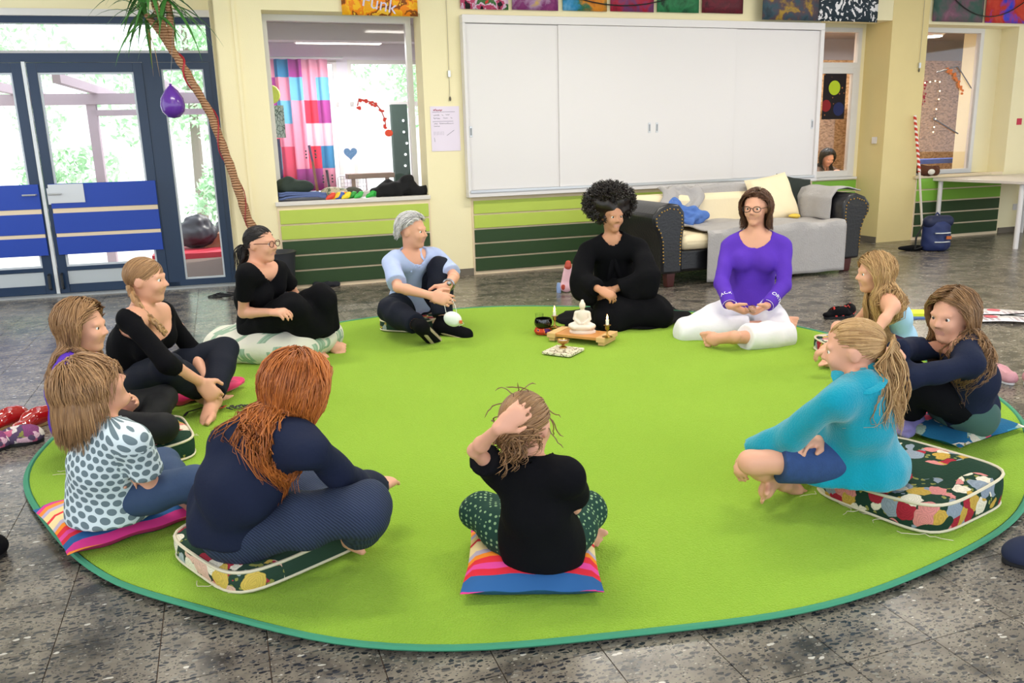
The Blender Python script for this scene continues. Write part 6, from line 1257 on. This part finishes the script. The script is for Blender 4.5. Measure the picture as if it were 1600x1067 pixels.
    o=lump('plush_toy',[ell((0,0,.06),(.13,.08,.065)),ell((.11,-.02,.05),(.06,.055,.05)),ell((-.08,.03,.09),(.06,.05,.05)),ell((.14,-.03,.10),(.02,.02,.025)),ell((.08,-.05,.10),(.02,.02,.025))],mat('brown_plush','#5a3420',rough=1,bump=.6,nscale=120),'brown plush animal lying on the sill beside the table','toy',wr=.004); onwall(o,7.76,-.01,.79)
    b=MB(); b.sphere((0,-.075,.05),(.055,.02,.035),12,8); part('white_patch',b,mat('white_plush','#e4dccf',rough=1),o)
misc()
# ---------------------------------------------------------------- rooms behind the right windows, and outdoors
def osb():
    N=NT('chipboard',rough=.7); c=N.coord('Object'); v=N.n('TexVoronoi'); v.inputs['Scale'].default_value=26; mp=N.n('Mapping'); mp.inputs['Scale'].default_value=(1,1,2.2); N.l(c,mp.inputs[0]); N.l(mp.outputs[0],v.inputs['Vector']); s=N.n('SeparateColor'); N.l(v.outputs['Color'],s.inputs[0]); return N.col(N.ramp(s.outputs[0],[(0,'#a07a54'),(.4,'#c8a076'),(.75,'#dbb78e'),(1,'#b48a60')]))
OSB=osb()
def right_rooms():
    b=MB(); b.box((6.1,2.6,0),(11.6,2.7,2.42)); struct(wall_obj('wall_workshop',b,OSB)); b=MB(); b.box((6.1,2.58,2.42),(11.6,2.7,2.75)); struct(wall_obj('trim_9',b,mat('grey_fascia','#a3a2ae',rough=.9)))
    b=MB(); b.box((6.1,.5,2.72),(11.6,2.7,2.8)); struct(wall_obj('ceiling_workshop',b,mat('workshop_ceiling','#a9a8b4',rough=.9)))
    b=MB(); b.box((11.5,.3,0),(11.6,2.6,2.7)); b.box((9.05,.25,0),(11.6,.3,ZC)); b.box((6.0,.5,0),(6.1,2.7,2.72)); struct(wall_obj('wall_workshop_side',b,OSB))
    e=empty('tall_cupboard',wallpt(8.35,1.5,0),WR); tag(e,'dark reddish brown cupboard behind the right window','cupboard'); wd=mat('red_brown_wood','#6a3420',rough=.5)
    b=MB(); b.box((0,0,0),(.75,.45,2.12)); part('carcass',b,wd,e,smooth=False)
    for x in (.01,.385): b=MB(); b.box((x,-.02,.06),(x+.355,0,2.06)); dd=part('cupboard_door',b,wd,e,smooth=False,bevel=.004); b=MB(); b.sphere((x+(.31 if x<.1 else .04),-.035,1.05),.015,8,6); part('knob',b,BRASS,dd)
    b=MB(); b.box((0,0,0),(1.1,.3,.06)); o=wall_obj('blue_shelf_board',b,mat('blue_board_right','#3f58a8',rough=.6)); onwall(o,8.15,.75,.90); tag(o,'blue board lying inside the right window','board')
    
    for x_ in (0,1.04): b=MB(); b.box((x_,.05,-.9),(x_+.06,.09,0)); part('leg',b,wd,o,smooth=False)
    mt=mat('grey_metal_hanger','#8a8c94',rough=.4,metal=.5)
    b=MB(); b.tube([(8.06,.262,2.045),(8.37,.262,2.115),(8.40,.262,2.11),(8.65,.262,1.85)],.007,6); b.cur=1; g=np.random.default_rng(5)
    for k in range(26): t=g.uniform(0,1); b.sphere((8.22+.32*t,.260,2.06-.32*t*t+g.uniform(-.03,.03)),(.022,.004,.016),6,4)
    o=wall_obj('window_ornament',b,[mt,mat('orange_net','#e07a3a',rough=.7)]); tag(o,'bent metal rod with orange netting hung on the right window','ornament')
    b=MB(); b.tube([(8.085,.262,1.48),(8.5,.262,1.29)],.008,6); b.sphere((8.085,.262,1.48),(.02,.01,.02),8,6); o=wall_obj('metal_stick',b,mt); tag(o,'grey metal stick stuck slanting on the right window','stick')
    e=empty('fairy_lights',wallpt(7.88,.262,1.32),WR); tag(e,'string of tiny warm lights on the right window','lights'); pts=[(0,.60),(.08,.61),(.16,.62),(.235,.61),(.25,.50),(.245,.40),(.22,.28),(.22,.16),(.21,.06),(.20,0)]
    b=MB(); b.tube([(x,0,z) for x,z in pts],.002,4); part('wire',b,rub,e)
    for x,z in pts: b=MB(); b.sphere((x,-.006,z),.009,6,4); part('bulb',b,mat('warm_bulb','#fff2d8',emit=('#ffe2b0',4)),e)
    b=MB(); g=np.random.default_rng(6)
    for k in range(40): b.sphere((7.86+.05*g.normal(),.27+.0,1.75+.10*g.normal()),(.014,.006,.014),6,4)
    o=wall_obj('bead_ornament',b,mat('crimson_beads','#a8283c',rough=.5)); tag(o,'cluster of crimson beads hanging in the right window','ornament')
    for u_,y_ in ((8.9,1.2),(6.9,1.4)):  # lamps added to brighten the rooms behind the right windows
        e=empty('workshop_fill_lamp',wallpt(u_,y_,2.60),WR); tag(e,'white ceiling lamp added to brighten the workshop behind the right window' if u_>8 else 'white ceiling lamp added to brighten the room behind the niche window','lamp'); b=MB(); b.lathe([(.12,.0),(.16,.03),(.12,.10),(.03,.12)],(0,0,0),18); part('shade',b,WHITE,e); b=MB(); b.lathe([(.11,-.012),(.115,.0)],(0,0,0),18); part('diffuser',b,MATS['fill_lamp_diffuser'],e); l=bpy.data.lights.new('workshop_fill_light','AREA'); l.shape='DISK'; l.size=.3; l.energy=45; l.color=(1,.93,.82); lo=bpy.data.objects.new('workshop_fill_light',l); COL.objects.link(lo); lo.parent=e; lo.location=(0,0,-.03)
    # painting and girl in the niche window
    N=NT('planet_painting',rough=.7); x,y,z=N.sep(N.coord('Object')); dd=lambda cx,cz,r: N.math('LESS_THAN',N.math('SQRT',N.math('ADD',N.math('POWER',N.math('SUBTRACT',x,cx),2.),N.math('POWER',N.math('SUBTRACT',z,cz),2.))),r)
    dots=N.math('LESS_THAN',N.voro(N.coord('Object',(1,0,1)),15,rnd=.9),.16); c=N.mix(dots,'#1a1218','#a86a3a'); c=N.mix(dd(.16,.37,.085),c,'#b8cc2a'); c=N.mix(dd(.05,.16,.07),c,'#8a1f24'); c=N.mix(dd(.24,.12,.08),c,'#222a5a'); N.col(c)
    b=MB(); b.box((0,0,0),(.33,.008,.54)); o=part('planet_painting',b,N.m,smooth=False); onwall(o,6.465,.40,1.505); tag(o,'dark painting with a lime green disc hung in the niche window','painting')
    PD=dict(S=1.35,look=(-78,-25),az=-75); q=lambda u,y,z: tuple(wallpt(u,y,z))
    base={k:(u-.10,y-.38,z) for k,(u,y,z) in dict(pel=(7.06,1.45,.62),nb=(7.06,1.30,.90),hd=(7.05,1.22,1.025),shR=(6.93,1.28,.86),shL=(7.19,1.28,.86),elR=(6.84,1.12,.80),elL=(7.26,1.14,.80),wrR=(7.02,1.06,.84),wrL=(7.10,1.05,.85),hipR=(7.0,1.45,.6),hipL=(7.12,1.45,.6),knR=(6.98,1.4,.32),knL=(7.14,1.4,.32),anR=(6.98,1.5,.06),anL=(7.14,1.5,.06),toR=(6.98,1.38,.04),toL=(7.14,1.38,.04)).items()}
    PD.update({k:q(*v) for k,v in base.items()})
    P=make_person(PD,'dark haired girl peering in through the niche window over folded arms',SKIN,dict(head=.20,girth=.95,brow=BR_D,group='people looking on'))
    garment(P,'sweater',mat('grey_brown_knit','#5a4a44',rough=.95),'top',.012,sleeve=.97,neck=.05,loose=.012); garment(P,'trousers',BLACK,'bottom',.01,leg=.92,loose=.012)
    hair(P,H_BLACK,1300,length=.26,comb='part',seed=30,lift=1.07)
    b=MB(); b.box((6.15,.56,0),(7.7,.72,.76)); tb=wall_obj('counter',b,OSB); tag(tb,'chipboard counter behind the niche window','counter')
right_rooms()
def outdoors():
    b=MB(); b.box((-16,8,-.2),(8,45,-.06)); o=part('ground_outside',b,mat('pale_paving','#d6d4ce',rough=.9,var=.1,vscale=1.5),smooth=False); struct(o)
    lf=NT('hedge_leaf',rough=.6); oi=lf.n('Attribute',attribute_name='hv'); lf.col(lf.mix(oi.outputs['Fac'],'#9cc79a','#d8efd0'))  # leaf greens paled so the colour carries the overexposed haze outside
    def tree(x,y,h,r,label,n=2600,seed=1,trunk=True):
        e=empty('tree',(x,y,-.06)); tag(e,label,'tree','trees outside the entrance'); g=np.random.default_rng(seed)
        if trunk: b=MB(); b.tube([(0,0,0),(.05,0,h*.5),(0,.05,h*.8)],[.12,.09,.04],8); part('trunk',b,mat('grey_bark','#8a7f74',rough=.9),e)
        cl=[(np.array([g.normal()*r*.5,g.normal()*r*.4,h*(.35 if not trunk else .6)+g.uniform(-.35,.4)*h*(.9 if not trunk else .6)]),r*g.uniform(.35,.6)) for _ in range(12)]
        V=[];F=[];hv=[]
        for k in range(n):
            c,rr=cl[k%12]; p=c+unit(g.normal(size=3))*rr*g.uniform(.6,1); p[2]=max(.05,p[2]); a=unit(g.normal(size=3)); bb=unit(np.cross(a,g.normal(size=3))); s=g.uniform(.05,.10); i=len(V)
            V+= [p-a*s,p+bb*s*.45,p+a*s,p-bb*s*.45]; F.append((i,i+1,i+2,i+3)); hv+=[g.uniform(0,1)]*4
        b=MB(); b.add(V,F); me=b.mesh('foliage',False); at=me.attributes.new('hv','FLOAT','POINT'); at.data.foreach_set('value',np.array(hv,np.float32)); o=link('foliage',me,lf.m,e); o['kind']='stuff'
    tree(-6.4,17.5,5.2,1.7,'broad leafy tree behind the pergola outside the entrance',3600,1); tree(-11.6,18.0,4.6,1.6,'leafy tree at the left outside the entrance',3000,2); tree(-1.6,19.5,5.0,1.6,'leafy tree beyond the side light',3000,3); tree(-7.6,15.2,1.7,1.0,'rounded shrub beside the pergola post',1800,4,False); tree(-4.9,15.5,1.5,.9,'low shrub behind the side light',1500,5,False)
    e=empty('pergola',(DA[0],DA[1],-.06),DR); tag(e,'weathered wooden pergola outside the entrance','pergola'); wd=mat('weathered_timber','#a89aa4',rough=.9)
    for x in (-1.05,.44,1.95): b=MB(); b.box((x-.055,2.95,0),(x+.055,3.06,2.0)); part('post',b,wd,e,smooth=False)
    b=MB(); b.box((-1.6,2.93,2.0),(2.6,3.08,2.13)); part('beam',b,wd,e,smooth=False); b=MB(); b.box((.44,2.95,1.86),(2.6,3.06,1.93)); part('rail',b,wd,e,smooth=False)
    for x in (-1.3,-.4,.5,1.4,2.3): b=MB(); b.box((x-.04,1.2,2.13),(x+.04,4.2,2.23)); part('rafter',b,wd,e,smooth=False)
    b=MB(); b.box((-14,26,0),(4,26.3,3.0)); o=part('garden_wall',b,mat('white_render','#efeeea',rough=.9),smooth=False); o.location=(0,0,-.06); tag(o,'white rendered wall far outside the entrance','wall')
    e=empty('red_platform',(-3.95,10.95,-.06),R_(18)); tag(e,'low red platform with seat cushions outside the side light','platform'); b=MB(); b.box((-.7,-.3,0),(.7,.9,.12)); part('deck',b,mat('red_deck','#c8283c',rough=.6),e,smooth=False); b=MB(); b.box((-.1,.3,.12),(.7,.6,.30)); part('wicker_edge',b,mat('wicker','#9a6a4a',rough=.8,bump=.5),e,smooth=False)
    for (x,y,lb) in ((-4.25,11.25,'black beanbag at the left on the red platform'),(-3.85,11.75,'black beanbag at the right behind the red platform')): lump('beanbag',[ell((0,0,.16),(.30,.26,.18)),ell((.05,0,.28),(.18,.16,.14))],mat('anthracite_vinyl','#2a2c34',rough=.5),lb,'beanbag',loc=(x,y,.085),h=.02,wr=.01,group='beanbags outside')
    e=empty('water_butt',(-4.05,13.2,-.06)); tag(e,'pale grey rain barrel outside the side light','barrel'); b=MB(); b.lathe([(.28,0),(.33,.4),(.30,.9),(.31,.95)],(0,0,0),20); part('barrel',b,mat('pale_barrel','#cfd8e4',rough=.5),e)
outdoors()
def mask():
    P=POSE['man']; w=np.array(P['wrR']); e=empty('face_mask',(w[0]+.13,w[1]-.05,.0)); e.location=(w[0]+.14,w[1]-.06,w[2]-.15); tag(e,'white respirator mask dangling from the hand of the man','mask')
    me,_,_=blobmesh('cup',[ell((0,0,0),(.062,.045,.05),rotm('Y',.4),.01)],.006,0,.03,1,0,1,[ell((.0,.03,.0),(.052,.045,.042),np.eye(3),0.)]); link('cup',me,mat('white_nonwoven','#e2e6e4',rough=.9,bump=.2,nscale=60),e)
    b=MB()
    for s in (-.04,.03): b.tube([(s,0,.035),(s-.01,.005,.09),(s-.03,.01,.13)],.0018,5)
    b.tube([(.05,-.02,.0),(.075,-.02,-.03),(.04,-.02,-.045)],.0018,5); part('strap',b,mat('white_elastic','#e6e4e0'),e)
    b=MB(); b.cbox((.055,-.03,-.015),(.02,.012,.02)); part('orange_valve',b,mat('orange_valve','#d86a3a'),e)
mask()
e=empty('glass_ball',tuple((np.array(POSE['purple']['wrR'])+np.array(POSE['purple']['wrL']))/2+np.array([0,-.09,-.005]))); tag(e,'small clear glass ball held in the lap of the woman in purple','ball'); b=MB(); b.sphere((0,0,0),.028,16,12); part('ball',b,mat('glass_clear','#f2f6f8',rough=.02,trans=1),e)
